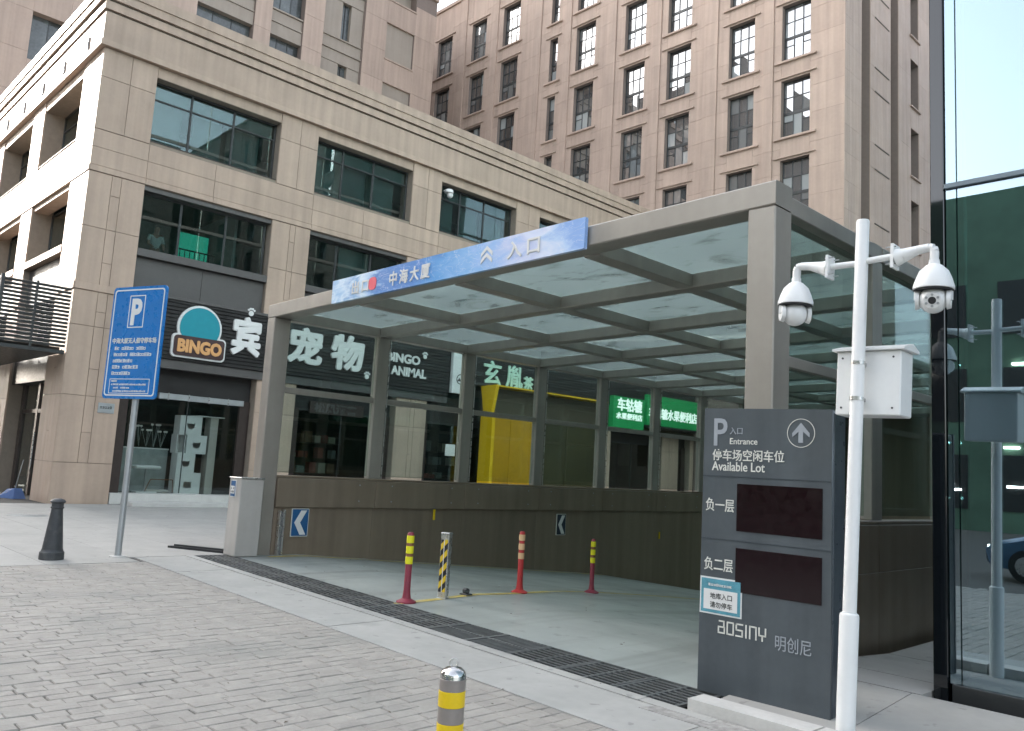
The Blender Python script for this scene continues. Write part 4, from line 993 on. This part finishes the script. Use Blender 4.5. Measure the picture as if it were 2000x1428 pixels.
# posts of the front frame
box('front_post', bronze, cp, CXL, CXL+.25, CF, CF+.30, .0, 3.885, .012)
box('front_post', bronze, cp, CXR-.27, CXR, CF, CF+.30, .0, 3.89+rz0(CXR)-.01, .012)
sbar('front_beam', bronze, CXL, CXR, CF, CF+.30, 3.887, 4.11)
NB = 9; PT = 2.125; YP = [8.70+PT*k for k in range(NB)]       # frame lines
YE = YP[-1]+.14
LX = [-12.6, -10.33, -8.10, -5.87, -3.63]
for y in YP: sbar('cross_beam', bronze, CXL+.02, CXR-.02, y-.12, y+.12, 3.87, 4.045)
yy = [CF+.30]+[v for y in YP for v in (y-.12, y+.12)]
for k in range(NB):
    y0, y1 = yy[2*k]+.001, yy[2*k+1]-.001
    for i, x in enumerate(LX):
        hw_ = .115
        xa, xb = (x-hw_, x+hw_)
        if i == 0: xa, xb = CXL+.01, CXL+.24
        if i == 4: xa, xb = CXR-.24, CXR-.01
        z = rz0(x); box('long_beam', bronze, cp, xa, xb, y0, y1, 3.875+z, 4.04+z, .008)
    for i in range(4):
        xa, xb = LX[i]+.02, LX[i+1]-.02
        mb = MB(); za, zb = 4.05+rz0(xa), 4.05+rz0(xb)
        ya, yb_ = (y0-.0 if k else CF+.302), y1+.10
        if k: ya = YP[k-1]-.10+.22
        vs = [(xa, ya, za), (xb, ya, zb), (xb, yb_, zb), (xa, yb_, za), (xa, ya, za+.016), (xb, ya, zb+.016), (xb, yb_, zb+.016), (xa, yb_, za+.016)]
        mb.add(vs, [(3, 2, 1, 0), (4, 5, 6, 7), (0, 1, 5, 4), (1, 2, 6, 5), (2, 3, 7, 6), (3, 0, 4, 7)]).build('roof_pane', g_roof, cp, origin=((xa+xb)/2, (ya+yb_)/2, 4.05))
# side edge beams above the walls (dark, seen on the right)
for s_, x0, x1 in ((-1, CXL+.0, CXL+.02), (1, CXR-.02, CXR)):
    pass
def sidewall(x_in, x_out, right):
    s = 1 if x_in < x_out else -1
    zt = 3.87+rz0(x_in)
    for y in YP: box('post', bronze, cp, min(x_in, x_out)+.02, max(x_in, x_out)-.02, y-.13, y+.13, 1.30, zt, .008)
    for y in YP:
        box('post_trim', silver, cp, x_in+s*.018, x_in+s*.004, y+.131, y+.15, 1.31, zt, .002)
    ys0 = [CF+.30]+[v for y in YP for v in (y-.13, y+.15)]
    xm = (x_in+x_out)/2
    for k in range(NB):
        y0, y1 = ys0[2*k]+.002, ys0[2*k+1]-.002
        box('mid_rail', bronze, cp, xm-.05, xm+.05, y0, y1, 2.66, 2.76, .006)
        box('side_pane', g_clear, cp, xm-.008, xm+.008, y0, y1, 1.34, 2.658, 0); box('side_pane', g_clear, cp, xm-.008, xm+.008, y0, y1, 2.762, zt-.01, 0)
    box('sill_rail', bronze_dk, cp, min(x_in, x_out)+.0, max(x_in, x_out), CF+.302, YE, 1.262, 1.30, .006)
    # cladding fascia and wall
    ysc = [CF+.302]+YP
    for a, b in zip(ysc, ysc[1:]):
        xa, xb = sorted((x_in-s*.06, x_out)); box('fascia_panel', bronze_dk, cp, xa, xb, a+.003, b-.003, .78, 1.258, .006)
    lo = -2.6
    for a, b in zip(ysc, ysc[1:]):
        xa, xb = sorted((x_in, x_out)); box('wall_panel', bronze_dk, cp, xa, xb, a+.001, b-.001, lo, .778, .002)
sidewall(-12.46, -12.64, False)
sidewall(-3.72, -3.50, True)
MB().box(-12.64, -3.5, 27.3, 27.5, -3, 4.3).build('end_wall', bronze_dk, cp)
MB().box(-12.64, -12.4, YE, 27.3, -3, 4.1).box(-3.7, -3.5, YE, 27.3, -3, 4.3).box(-12.4, -3.7, YE, 27.3, 4.0, 4.2).build('tunnel_wall', bronze_dk, cp)
# small silver upright on the wall by the cabinet
su = thing('guide_rail', 'short upright silver guide rail against the ramp wall by the cabinet', 'rail', (-12.4, 6.9, 0))
box('upright', silver, su, -12.44, -12.36, 6.83, 6.86, .0, .72); box('upright', silver, su, -12.44, -12.36, 6.90, 6.93, .0, .74); box('back_plate', galv, su, -12.45, -12.42, 6.86, 6.90, .0, .70)
for k, y in enumerate(YP[:7]):
    for z_ in (.90, 1.18):
        for dy in (-.35, .35): MB().tube((-12.395, y+dy, z_), (-12.39, y+dy, z_), .014, n=8).build('rivet', galv, cp)
rl_ = random.Random(4)
lf = MB()
for k in range(70):
    x, y = (rl_.uniform(-12, -3.6), rl_.uniform(2.0, 5.6)) if k % 3 else (rl_.uniform(-12.3, -4), rl_.uniform(6.2, 9))
    z_ = .021+(rz_(y) if y > 6.2 else 0); a_ = rl_.uniform(0, 6.28); r__ = rl_.uniform(.008, .024)
    c_, s__ = math.cos(a_)*r__, math.sin(a_)*r__
    lf.add([(x-c_, y-s__, z_), (x+s__*.4, y-c_*.4, z_+.006), (x+c_, y+s__, z_+.002), (x-s__*.4, y+c_*.4, z_+.005)], [(0, 1, 2, 3)])
leafm = mat('dry_litter', (.12, .09, .06), .9, var=.3, scale=20)
lf.build('ground_litter', leafm, None, label='scattered small dry leaf bits and grit on the setts and ramp', cat='litter', kind='stuff')
# banner
bn_ = thing('entrance_banner', 'blue printed banner with 出口 and 入口 fixed on the front beam of the canopy', 'banner', (-8.13, CF, 3.95))
mb = MB()
xa, xb = -10.62, -5.66
za, zb = 3.90, 3.975; ha = .345
mb.add([(xa, CF-.07, za), (xb, CF-.07, zb), (xb, CF-.02, zb), (xa, CF-.02, za), (xa, CF-.07, za+ha), (xb, CF-.07, zb+ha), (xb, CF-.02, zb+ha), (xa, CF-.02, za+ha)],
       [(3, 2, 1, 0), (4, 5, 6, 7), (0, 1, 5, 4), (1, 2, 6, 5), (2, 3, 7, 6), (3, 0, 4, 7)]).build('print_panel', bannerm, bn_, origin=(-8.14, CF, 4.1))
def bt(s, x, size, m=letw, **k):
    r = Matrix.Rotation(math.atan2(zb-za, xb-xa), 4, 'Z')
    return heavy('lettering', s, m, bn_, FY(x, CF-.078, za+(x-xa)/(xb-xa)*(zb-za)+.085) @ r, size, .004, 0, .006, **k)
bt('出口', -10.1, .20, sx=1.05, spacing=1.35); bt('中海大厦', -9.18, .21, spacing=1.35, sx=.95); bt('入口', -6.85, .22, spacing=1.45, sx=1.15)
redm = mat('red_logo', (.75, .08, .12), .5, var=0)
shape('red_mark', redm, bn_, [rrect(-.09, -.09, .09, .09, .06)], .006, FY(-9.57, CF-.074, 4.08))
for dz in (0, .085): shape('arrow_mark', letw, bn_, [[(-.10, 0), (0, .08), (.10, 0), (.10, .05), (0, .13), (-.10, .05)]], .006, FY(-7.20, CF-.074, 4.03+dz))
# chevrons and reflectors on ramp wall
def chevron(y0, y1, z0, z1, m, lab):
    t = thing('chevron_sign', lab, 'road sign', (-12.43, (y0+y1)/2, z0)); X_ = -12.44
    shape('rim', lettr, t, [rrect(y0, z0, y1, z1, .01)], .02, FX(X_+.005, 0, 0)); shape('face', m, t, [rrect(y0+.012, z0+.012, y1-.012, z1-.012, .008)], .004, FX(X_+.018, 0, 0))
    w, h = y1-y0, z1-z0
    L_ = [(y0+w*.52, z1-.03), (y0+w*.86, z1-.03), (y0+w*.50, (z0+z1)/2), (y0+w*.86, z0+.03), (y0+w*.52, z0+.03), (y0+w*.16, (z0+z1)/2)]
    shape('chevron', letw, t, [L_], .004, FX(X_+.023, 0, 0))
chevron(7.08, 7.40, .30, .76, blue_d, 'blue and white left-pointing chevron sign on the ramp wall near the cabinet')
chevron(13.56, 13.86, .24, .70, navy, 'dark navy and white chevron sign farther down the ramp wall')
box('wall_reflector', yellow, None, -12.44, -12.425, 10.08, 10.13, .57, .77, label='small yellow reflector strip on the ramp wall between the two chevron signs', cat='reflector')
box('wall_reflector', yellow, None, -12.44, -12.425, 17.37, 17.42, .10, .27, label='small yellow reflector strip on the ramp wall beyond the navy chevron sign', cat='reflector')
# ticket cabinet
tc_ = thing('ticket_cabinet', 'tall cream metal cabinet with a blue notice in front of the left canopy post', 'cabinet', (-12.45, 6.25, 0))
box('body', cream, tc_, -12.66, -12.27, 6.06, 6.45, .016, 1.22, .012); box('lid', silver, tc_, -12.67, -12.26, 6.05, 6.455, 1.222, 1.24, .004)
nt_ = box('notice', letw, tc_, -12.59, -12.42, 6.050, 6.059, .93, 1.19, .0); box('notice_panel', blue_d, nt_, -12.58, -12.43, 6.046, 6.0495, .94, 1.18, 0); 
box('notice_sheet', letw, nt_, -12.57, -12.44, 6.043, 6.0455, .98, 1.10, 0); pseudo('notice_text', frame_dk, nt_, FY(-12.56, 6.042, .99), 0, .06, .11, .035, 3, 6, .001); pseudo('notice_text', frame_dk, nt_, FY(-12.56, 6.042, .99), 0, .005, .11, .035, 3, 7, .001)
# ================================================================== DELINEATORS ETC.
def delin(x, y, z, h, m, tape, mid, lab, w=.04):
    t = thing('delineator_post', lab, 'delineator', (x, y, z), group='plastic lane delineators on the ramp')
    MB().lathe([(0, .0), (.115, .0), (.115, .015), (.075, .035), (w+.012, .05), (w+.004, .10), (w, .14), (w*.96, h-.02), (w*.7, h), (0, h)], (x, y, z), 24).build('post', m, t)
    for k, f in enumerate((.60, .75, .90)):
        zz_ = z+h*f; MB().lathe([(w+.0015, -.042), (w+.004, -.040), (w+.004, .040), (w+.0015, .042)], (x, y, zz_), 24).build('tape', tape, t)
    if mid:
        for f in (.675, .825): MB().lathe([(w+.0012, -.03), (w+.0012, .03)], (x, y, z+h*f), 24).build('band', mid, t)
zr = lambda y: rz_(y)+.012
delin(-7.81, 6.02, zr(6.02), .80, maroon, yel_hi, brown_r, 'dusty maroon delineator post with lemon bands nearest the drain')
delin(-8.29, 8.35, zr(8.35), .84, red, peach, None, 'bright red delineator post with faded peach bands in the middle of the ramp')
delin(-8.64, 10.32, zr(10.32), .84, maroon, yel_hi, brown_r, 'maroon delineator post with lemon bands farthest down the ramp', .036)
bp = thing('striped_barrier_post', 'square steel post with black and yellow hazard stripes on the ramp', 'post', (-7.87, 6.62, zr(6.62)), R(22))
box('post_body', silver, bp, -.055, .055, -.045, .045, .0, .76, .006); box('cap', silver, bp, -.06, .06, -.05, .05, .762, .785, .006)
box('stripe_sheet', hazard, bp, -.045, .045, -.051, -.046, .08, .70, 0); box('groove', white_pl, bp, -.004, .004, -.055, -.0515, .08, .70, 0)
box('foot', galv, bp, -.065, .065, -.055, .055, 0, .012)
sb_ = thing('floor_stop', 'small rusty metal floor stop on the yellow line', 'floor stop', (-7.95, 7.06, zr(7.0)))
z = zr(7.0); box('base', blk_metal, sb_, -8.02, -7.88, 7.01, 7.11, z, z+.02); MB().tube((-7.98, 7.06, z+.05), (-7.92, 7.06, z+.05), .035, n=10).build('roller', blk_metal, sb_)
# steel bollard in the foreground
fb_ = thing('steel_bollard', 'polished steel bollard with yellow bands and a ring on top in the foreground', 'bollard', (-2.74, 2.39, .016))
c = (-2.74, 2.39, 0); r_ = .055
chrome = mat('polished_steel', (.62, .61, .60), .16, .95, var=.06, scale=20)
tape_g = mat('silver_grey_tape', (.33, .30, .28), .35, .4, var=.06)
MB().lathe([(0, .0), (r_, .0), (r_, .715), (r_-.004, .728), (r_-.02, .742), (.0, .748)], (c[0], c[1], .012), 32).build('tube', chrome, fb_)
MB().lathe([(r_+.0005, .60), (r_+.002, .601), (r_+.002, .664), (r_+.0005, .665)], c, 32).build('band', yellow, fb_)
MB().lathe([(r_+.0005, .535), (r_+.0015, .536), (r_+.0015, .599), (r_+.0005, .5995)], c, 32).build('band', tape_g, fb_)
MB().lathe([(r_+.0005, .666), (r_+.0015, .667), (r_+.0015, .712), (r_+.0005, .713)], c, 32).build('band', tape_g, fb_)
for z0_ in (.47, .34, .21): MB().lathe([(r_+.0005, z0_), (r_+.002, z0_+.001), (r_+.002, z0_+.063), (r_+.0005, z0_+.064)], c, 32).build('band', yellow, fb_)
ringp = [(c[0]+.017*math.cos(2*math.pi*i/16)*.7, c[1]+.017*math.cos(2*math.pi*i/16)*.7, .775+.017*math.sin(2*math.pi*i/16)) for i in range(17)]
MB().path(ringp, [.0035]*17, 8).tube((c[0], c[1], .75), (c[0], c[1], .762), .008).build('ring', silver, fb_)
# cone bollard
cbx, cby = -12.70, 3.60
cn = thing('iron_cone_bollard', 'tapered dark iron bollard with a domed cap at the pavement edge', 'bollard', (cbx, cby, .016))
MB().lathe([(0, .0), (.155, .0), (.158, .02), (.155, .10), (.14, .115), (.132, .14)], (cbx, cby, .016), 28).build('base', blk_metal, cn)
MB().lathe([(.130, .14), (.075, .66), (.072, .69)], (cbx, cby, .016), 28).build('shaft', blk_metal, cn)
MB().lathe([(.072, .69), (.085, .70), (.085, .715), (.075, .72), (.075, .765), (.095, .775), (.10, .79), (.08, .815), (.04, .83), (0, .833)], (cbx, cby, .016), 28).build('cap', blk_metal, cn)
# P sign
ps = thing('parking_sign', 'tall blue parking notice board with a white P on a grey steel pole', 'road sign', (-12.75, 4.45, .016), R(21))
MB().tube((0, 0.06, 0), (0, 0.06, 3.9), .046, n=18).build('pole', galv, ps)
MB().lathe([(0, 0), (.12, 0), (.12, .012), (.055, .02)], (0, .06, 0), 20).build('pole_flange', kerbm, ps)
w, z0, z1 = .56, 2.31, 4.02
PSX = 1.14
def PS(dx, dy=0, dz=0): return FY(dx*PSX-.07, dy, dz+.025)
shape('board', blue, ps, [rrect(-w, z0, w, z1, .06)], .03, PS(0, -.01, -.025)); shape('border', letw, ps, [rrect(-w+.035, z0+.04, w-.035, z1-.04, .05), rrect(-w+.055, z0+.06, w-.055, z1-.06, .04)], .004, PS(0, -.027, -.025))
shape('letter_box', letw, ps, [rrect(-.19, 3.36, .14, 3.86, .01), rrect(-.175, 3.375, .125, 3.845, .008)], .004, PS(0, -.027))
text('letter', 'P', letw, ps, PS(-.13, -.027, 3.42), .54, .004, .022, sx=.8)
heavy('title', '中海大厦无人值守停车场', letw, ps, PS(-.41, -.032, 3.13), .088, .003, 0, .0028, sx=.96)
yl = 3.02
for k, (n_, w_, x_) in enumerate(((13, .66, -.40), (16, .80, -.41), (8, .42, -.41), (10, .55, -.41), (8, .4, -.41))):
    pseudo('print_line', letw, ps, PS(0, -.027), x_, yl-.095*k, w_, .062, n_, 20+k, .003)
shape('text_frame', letw, ps, [rrect(-.42, 2.36, .40, 2.60-.0, .005), rrect(-.412, 2.368, .392, 2.592, .004)], .003, PS(0, -.027)) if False else shape('text_frame', letw, ps, [rrect(-.43, 2.36, .41, 2.585+.0, .006), rrect(-.42, 2.37, .40, 2.575, .005)], .003, PS(0, -.027))
for k, (n_, w_, x_) in enumerate(((5, .15, -.39), (18, .74, -.39), (9, .35, -.34), (18, .74, -.39))):
    pseudo('print_line', letw, ps, PS(0, -.027), x_, 2.535-.05*k, w_, .03, n_, 40+k, .003)
for zc_ in (2.6, 3.7): box('clamp', silver, ps, -.07, .07, .0, .11, zc_-.02, zc_+.02)
# info pylon
ip = thing('parking_info_pylon', 'tall slate grey information pylon with two dark red displays and white lettering', 'information pylon', (-3.64, 5.65, .0), R(1.5))
IW, IH, IDp = 1.03, 2.175, .24
shape('face_panel', slate, ip, [[(0, .02), (IW, .02), (IW, IH-.02), (0, IH)]], .02, FY(0, .01, 0))
box('body', slate_side, ip, .004, IW, .021, IDp, .0, IH-.025, .02)
F0 = -.0015
for zs_ in (1.645, 1.165): box('seam', slate_side, ip, .0, IW, -.0035, -.0002, zs_-.003, zs_+.003, 0)
def disp(x0, x1, z0_, z1_):
    o = box('display', ledred, ip, x0, x1, -.006, .002, z0_, z1_, .001)
disp(.30, .965, 1.24, 1.595); disp(.30, .965, .79, 1.115)
def it(s, x, z_, size, m=lettr, bold=.001, **k): return text('lettering', s, m, ip, FY(x, F0-.002, z_), size, .003, bold, **k)
it('P', .075, 1.885, .30, lettr_g, .004, sx=.85); it('入口', .225, 1.975, .058, lettr_g, .0005); it('Entrance', .225, 1.895, .066, lettr, .0005)
it('停车场空闲车位', .08, 1.775, .092, lettr, .001, sx=.93); it('Available Lot', .08, 1.69, .098, lettr, .001, sx=.86)
it('负一层', .03, 1.385, .105, lettr, .001, sx=.8); it('负二层', .03, .935, .105, lettr, .001, sx=.8)
shape('arrow_ring', lettr, ip, [circ(.80, 1.985, .105, 40), circ(.80, 1.985, .1005, 40)], .003, FY(0, F0-.002, 0))
shape('arrow', lettr_g, ip, [[(.80, 2.06), (.865, 1.985), (.865, 1.955), (.818, 1.995), (.818, 1.915), (.782, 1.915), (.782, 1.995), (.735, 1.955), (.735, 1.985)]], .003, FY(0, F0-.002, 0))
bos = MB()
def stroke(x, z, w, h, segs_):
    k = .011
    for (a, b, c_2, d_) in segs_:
        xa, xb = sorted((x+a*w, x+c_2*w)); za_2, zb_2 = sorted((z+b*h, z+d_*h))
        bos.box(xa-k/2, xb+k/2, -.0045, -.0015, za_2-k/2, zb_2+k/2)
GL = {'B': [(.15, 1, .9, 1), (.9, 1, .9, .5), (0, .5, 1, .5), (0, 0, 1, 0), (0, 0, 0, .5), (1, 0, 1, .5)], 'O': [(0, 0, 1, 0), (0, 1, 1, 1), (0, 0, 0, 1), (1, 0, 1, 1)],
      'S': [(0, 1, 1, 1), (0, 1, 0, .5), (0, .5, 1, .5), (1, .5, 1, 0), (0, 0, 1, 0)], 'I': [(.5, 0, .5, 1)], 'n': [(0, 0, 0, 1), (0, 1, 1, 1), (1, 1, 1, 0)], 'y': [(0, 1, 0, .4), (0, .4, 1, .4), (1, 1, 1, .4), (.5, .4, .5, 0)]}
xx = .17
for ch in 'BOSIny':
    w_ = .05 if ch != 'I' else .012; stroke(xx, .475, w_, .085, GL[ch]); xx += w_+.024
bos.build('lettering', lettr, ip)
it('明创尼', .62, .44, .115, lettr_g, .0, sx=.82)
so = box('sticker', letw, ip, .005, .36, -.0055, -.002, .60, .875, 0); WL[so.name] = so.location.copy()
teals = mat('teal_sticker', (.10, .32, .40), .4, var=.2, scale=8)
box('sticker_print', teals, so, .017, .348, -.0085, -.0058, .612, .863, 0); box('sticker_sheet', letw, so, .04, .325, -.0105, -.0087, .635, .785, 0)
text('sticker_text', '地库入口', frame_dk, so, FY(.095, -.0115, .72), .048, .001, .0006); text('sticker_text', '请勿停车', frame_dk, so, FY(.095, -.0115, .655), .048, .001, .0006); pseudo('sticker_text', letw, so, FY(0, -.0115, 0), .08, .81, .2, .022, 9, 5, .001)
# camera pole
qx, qy = -2.345, 5.41
cpole = thing('cctv_pole', 'white steel pole with a cross arm carrying two dome cameras', 'pole', (qx, qy, .016))
MB().lathe([(0, 0), (.058, 0), (.060, .775), (.057, .79), (.047, .797), (.043, .799)], (qx, qy, .016), 28).build('sleeve', white, cpole)
MB().lathe([(.043, .78), (.043, 3.40), (.039, 3.41), (0, 3.413)], (qx, qy, .016), 28).build('shaft', white, cpole)
za_ = 3.125
MB().tube((qx-.22, qy, za_), (qx-.03, qy, za_), .022).build('cross_arm', white, cpole); MB().tube((qx+.03, qy, za_+.01), (qx+.21, qy, za_+.02), .022).build('cross_arm', white, cpole)
def dome(s, sc, zc_, lab, facing):
    t = thing('dome_camera', lab, 'camera', (qx+s*.45*sc, qy, zc_))
    x0 = qx+s*.22
    za2 = zc_
    pltm = MB().box(x0-.009, x0+.009, qy-.055, qy+.055, za2-.085, za2+.075).build('mount_plate', white, t)
    for dz in (-.06, .055):
        for dy in (-.04, .04): MB().tube((x0-s*.045, qy+dy, za2+dz), (x0+s*.02, qy+dy, za2+dz), .004, n=6).build('bolt', silver, pltm)
    xe = qx+s*.465
    pts = [(x0+s*.01, qy, za2-.01), (x0+s*.06, qy, za2), (x0+s*.14, qy, za2+.022), (xe-s*.03, qy, za2+.03), (xe-s*.008, qy, za2+.022), (xe, qy, za2-.0), (xe, qy, za2-.085)]
    MB().path(pts, [.06, .045, .03, .027, .028, .028, .027], 18).build('arm', white, t)
    c = (xe, qy, za2-.085)
    r = .121
    MB().lathe([(.031, .03), (.034, .0), (.05, -.01), (.085, -.045), (.104, -.09), (r, -.145), (r, -.165), (r-.008, -.17), (0, -.165)], c, 36).build('hood', white, t)
    MB().lathe([(r-.006, -.168), (r-.003, -.172), (r-.006, -.176), (0, -.175)], c, 36).build('gasket', black, t)
    d = Vector(facing).normalized(); side = Vector((0, 0, 1)).cross(d).normalized(); cc_ = Vector((c[0], c[1], c[2]-.232))
    rb = .085; hb = MB()
    prof = [(rb*math.cos(a), rb*math.sin(a)) for a in [R(-90+180*i/14) for i in range(15)]]
    prof = [(max(0, p[0]), p[1]) for p in prof]
    body = MB().lathe(prof, tuple(cc_), 28).build('camera_ball', white, t)
    for sg_ in (-1, 1):
        q = cc_+side*sg_*(rb+.004)
        MB().tube(q-side*.012, q+side*.012, .062, .055, 20).box(q.x-.018, q.x+.018, q.y-.018, q.y+.018, q.z, q.z+.06).build('yoke', white, t)
    f = cc_+d*(rb*.78)
    face = MB().tube(f-d*.03, f+d*.018, .056, .05, 24).build('lens_face', white_pl, body)
    MB().tube(f+d*.012, f+d*.024, .024, .022, 20).build('lens', black, body)
    up_v = d.cross(side).normalized()
    for a in range(6):
        an = R(60*a+30); q = f+side*math.cos(an)*.038+up_v*math.sin(an)*.036
        MB().tube(q+d*.012, q+d*.021, .008, n=10).build('infrared_lamp', galv, body)
dome(-1, 1.08, 3.125, 'left white dome camera on the pole cross arm, turned away from the viewer', (-.8, .9, -.35))
dome(1, 1.08, 3.145, 'right white dome camera on the pole cross arm, its lens facing the viewer', (.25, -1, -.25))
bx = thing('equipment_box', 'white metal equipment box with a sloped lid strapped behind the camera pole', 'equipment box', (-2.0, 5.12, 2.05))
bxr = thing
bx_y = 5.50
box('box_body', white, bx, -2.53, -2.10, bx_y, bx_y+.20, 2.10, 2.535, .008)
mb = MB(); a, b = -2.555, -2.07
mb.add([(a, bx_y-.03, 2.537), (b, bx_y-.03, 2.537), (b, bx_y+.23, 2.537), (a, bx_y+.23, 2.537), (a, bx_y-.03, 2.552), (b, bx_y-.03, 2.552), (b, bx_y+.12, 2.59), (a, bx_y+.12, 2.59), (b, bx_y+.23, 2.552), (a, bx_y+.23, 2.552)],
       [(3, 2, 1, 0), (4, 5, 6, 7), (7, 6, 8, 9), (0, 1, 5, 4), (1, 2, 8, 6, 5), (2, 3, 9, 8), (3, 0, 4, 7, 9)]).build('lid', white, bx)
for dx in (-2.49, -2.15):
    for dz in (2.15, 2.49): MB().tube((dx, bx_y-.004, dz), (dx, bx_y+.001, dz), .007, n=8).build('screw', blk_metal, bx)
for dz in (2.2, 2.44): MB().lathe([(.044, -.012), (.047, -.012), (.047, .012), (.044, .012)], (qx, qy, dz), 20).box(qx-.02, qx+.02, qy+.04, bx_y, dz-.012, dz+.012).build('strap', silver, bx)
TILT = Matrix.Translation((qx, qy, 0)) @ Matrix.Rotation(R(1.7), 4, Vector((-math.sin(YAW), math.cos(YAW), 0))) @ Matrix.Translation((-qx-.030, -qy-.032, 0))
for o in [cpole, bx]+[o for o in COL.objects if o.parent is None and o.name.startswith('dome_camera')]:
    m_ = TILT @ Matrix.Translation(o.location); o.location = m_.translation; o.rotation_euler = m_.to_euler()
# ================================================================== CARS
def car(name, lab, x, y, rz, paint):
    t = thing(name, lab, 'car', (x, y, .016), rz)
    st_ = [(-2.15, .60, .35, .70), (-2.05, .78, .25, .88), (-1.5, .84, .2, .95), (-.9, .86, .2, .98), (.6, .86, .2, .96), (1.4, .84, .2, .88), (2.0, .74, .25, .72), (2.15, .55, .35, .60)]
    mb = MB(); vs = []
    for (l, hw_, zb_, zt_) in st_: vs += [(l, -hw_*.9, zb_), (l, -hw_, zb_+.25), (l, -hw_*.97, zt_-.08), (l, -hw_*.85, zt_), (l, hw_*.85, zt_), (l, hw_*.97, zt_-.08), (l, hw_, zb_+.25), (l, hw_*.9, zb_)]
    n = 8; m_ = len(st_)
    mb.add(vs, [(i*n+j, (i+1)*n+j, (i+1)*n+(j+1) % n, i*n+(j+1) % n) for i in range(m_-1) for j in range(n)]+[tuple(range(n)), tuple(range(m_*n-1, (m_-1)*n-1, -1))], True); mb.build('body', paint, t)
    cab = [(-1.75, .66, .90), (-1.1, .58, 1.40), (.25, .58, 1.43), (1.15, .66, .90)]
    vs = []
    for (l, hw_, z_) in cab: vs += [(l, -hw_*.95, z_), (l, hw_*.95, z_)]
    vs += [(-1.75, -.74, .9), (-1.75, .74, .9), (1.15, -.74, .9), (1.15, .74, .9)]
    mb = MB().add(vs, [(0, 2, 3, 1), (4, 6, 7, 5), (0, 8, 10, 6, 4, 2), (1, 3, 5, 7, 11, 9), (8, 0, 1, 9)]); mb.build('window_glass', frame_dk, t)
    MB().add([(-1.12, -.56, 1.405), (-1.12, .56, 1.405), (.27, .56, 1.435), (.27, -.56, 1.435), (-1.05, -.5, 1.46), (-1.05, .5, 1.46), (.2, .5, 1.48), (.2, -.5, 1.48)], [(0, 1, 5, 4), (1, 2, 6, 5), (2, 3, 7, 6), (3, 0, 4, 7), (4, 5, 6, 7)]).build('roof', paint, t)
    for lx in (-1.35, 1.35):
        for s_ in (-1, 1):
            wheel = MB().tube((lx, s_*.66, .31), (lx, s_*.86, .31), .31, n=24).build('wheel', tyre, t); MB().tube((lx, s_*.85, .31), (lx, s_*.872, .31), .19, n=16).build('rim', silver, wheel)
    for s_ in (-1, 1):
        box('headlight', lamp_s, t, 2.02, 2.12, s_*.42-.12, s_*.42+.12, .56, .66); box('tail_light', red, t, -2.13, -2.03, s_*.5-.12, s_*.5+.12, .66, .78)
car('parked_car', 'small white parked car seen through the canopy glass beyond the ramp wall', -18.6, 30.6, R(115), carwhite)
car('parked_car', 'blue car standing across the square, mirrored in the glass building', -3.2, -5.2, R(182), carblue)
# ================================================================== PERSON AT THE WINDOW
pr_ = thing('person', 'person in a white top standing behind the second-floor window left of the green panel', 'person', (PX-1.0, 9.0, 6.652))
def skinbody(name, joints, edges_, radii, m, parent):
    me = bpy.data.meshes.new(name); me.from_pydata(joints, edges_, []); ob_ = bpy.data.objects.new(name, me); COL.objects.link(ob_)
    md = ob_.modifiers.new('s', 'SKIN'); sv = me.skin_vertices[0].data if me.skin_vertices else None
    if sv is None:
        b_ = bmesh.new(); b_.from_mesh(me); b_.verts.layers.skin.verify(); b_.to_mesh(me); b_.free(); sv = me.skin_vertices[0].data
    for v, r__ in zip(sv, radii): v.radius = (r__, r__)
    sv[0].use_root = True
    ob_.modifiers.new('u', 'SUBSURF').levels = 1
    dg = bpy.context.evaluated_depsgraph_get(); me2 = bpy.data.meshes.new_from_object(ob_.evaluated_get(dg)); bpy.data.objects.remove(ob_)
    me2.materials.clear(); me2.materials.append(m)
    for p in me2.polygons: p.use_smooth = True
    o = bpy.data.objects.new(name, me2); COL.objects.link(o); o.parent = parent; return o
J = [(0, 0, .95), (0, 0, 1.15), (.02, 0, 1.38), (.03, 0, 1.48), (.05, .0, 1.58), (.06, 0, 1.70), (0, -.18, 1.38), (.08, -.24, 1.12), (.26, -.12, 1.0), (0, .18, 1.38), (.05, .24, 1.1), (.22, .2, .95), (0, -.09, .88), (.02, -.1, .48), (0, -.1, .06), (.12, -.1, .04), (0, .09, .88), (.02, .1, .48), (0, .1, .06), (.12, .1, .04)]
Eg = [(0, 1), (1, 2), (2, 3), (3, 4), (4, 5), (2, 6), (6, 7), (7, 8), (2, 9), (9, 10), (10, 11), (0, 12), (12, 13), (13, 14), (14, 15), (0, 16), (16, 17), (17, 18), (18, 19)]
Rd = [.13, .12, .12, .055, .10, .075, .06, .045, .03, .06, .045, .03, .08, .06, .04, .035, .08, .06, .04, .035]
skinbody('body', J, Eg, Rd, skin, pr_)
J2 = [(0, 0, .93), (0, 0, 1.15), (.02, 0, 1.38), (0, -.185, 1.385), (.06, -.235, 1.18), (0, .185, 1.385), (.04, .235, 1.15)]
skinbody('shirt', J2, [(0, 1), (1, 2), (2, 3), (3, 4), (2, 5), (5, 6)], [.15, .14, .135, .075, .062, .075, .062], shirt, pr_)
skinbody('hair', [(.03, 0, 1.62), (.035, 0, 1.715)], [(0, 1)], [.095, .085], hairm, pr_)
# repeats carry a common group
for o in COL.objects:
    if o.parent is None:
        n = o.name.split('.')[0]
        gname = {'dome_camera': 'dome cameras on the white pole', 'chevron_sign': 'chevron signs on the ramp wall', 'wall_reflector': 'yellow reflectors on the ramp wall',
                 'stock_shelf': 'stock shelves behind the shop windows', 'parked_car': 'cars parked around the square'}.get(n)
        if gname and o.get('label'): o['group'] = gname
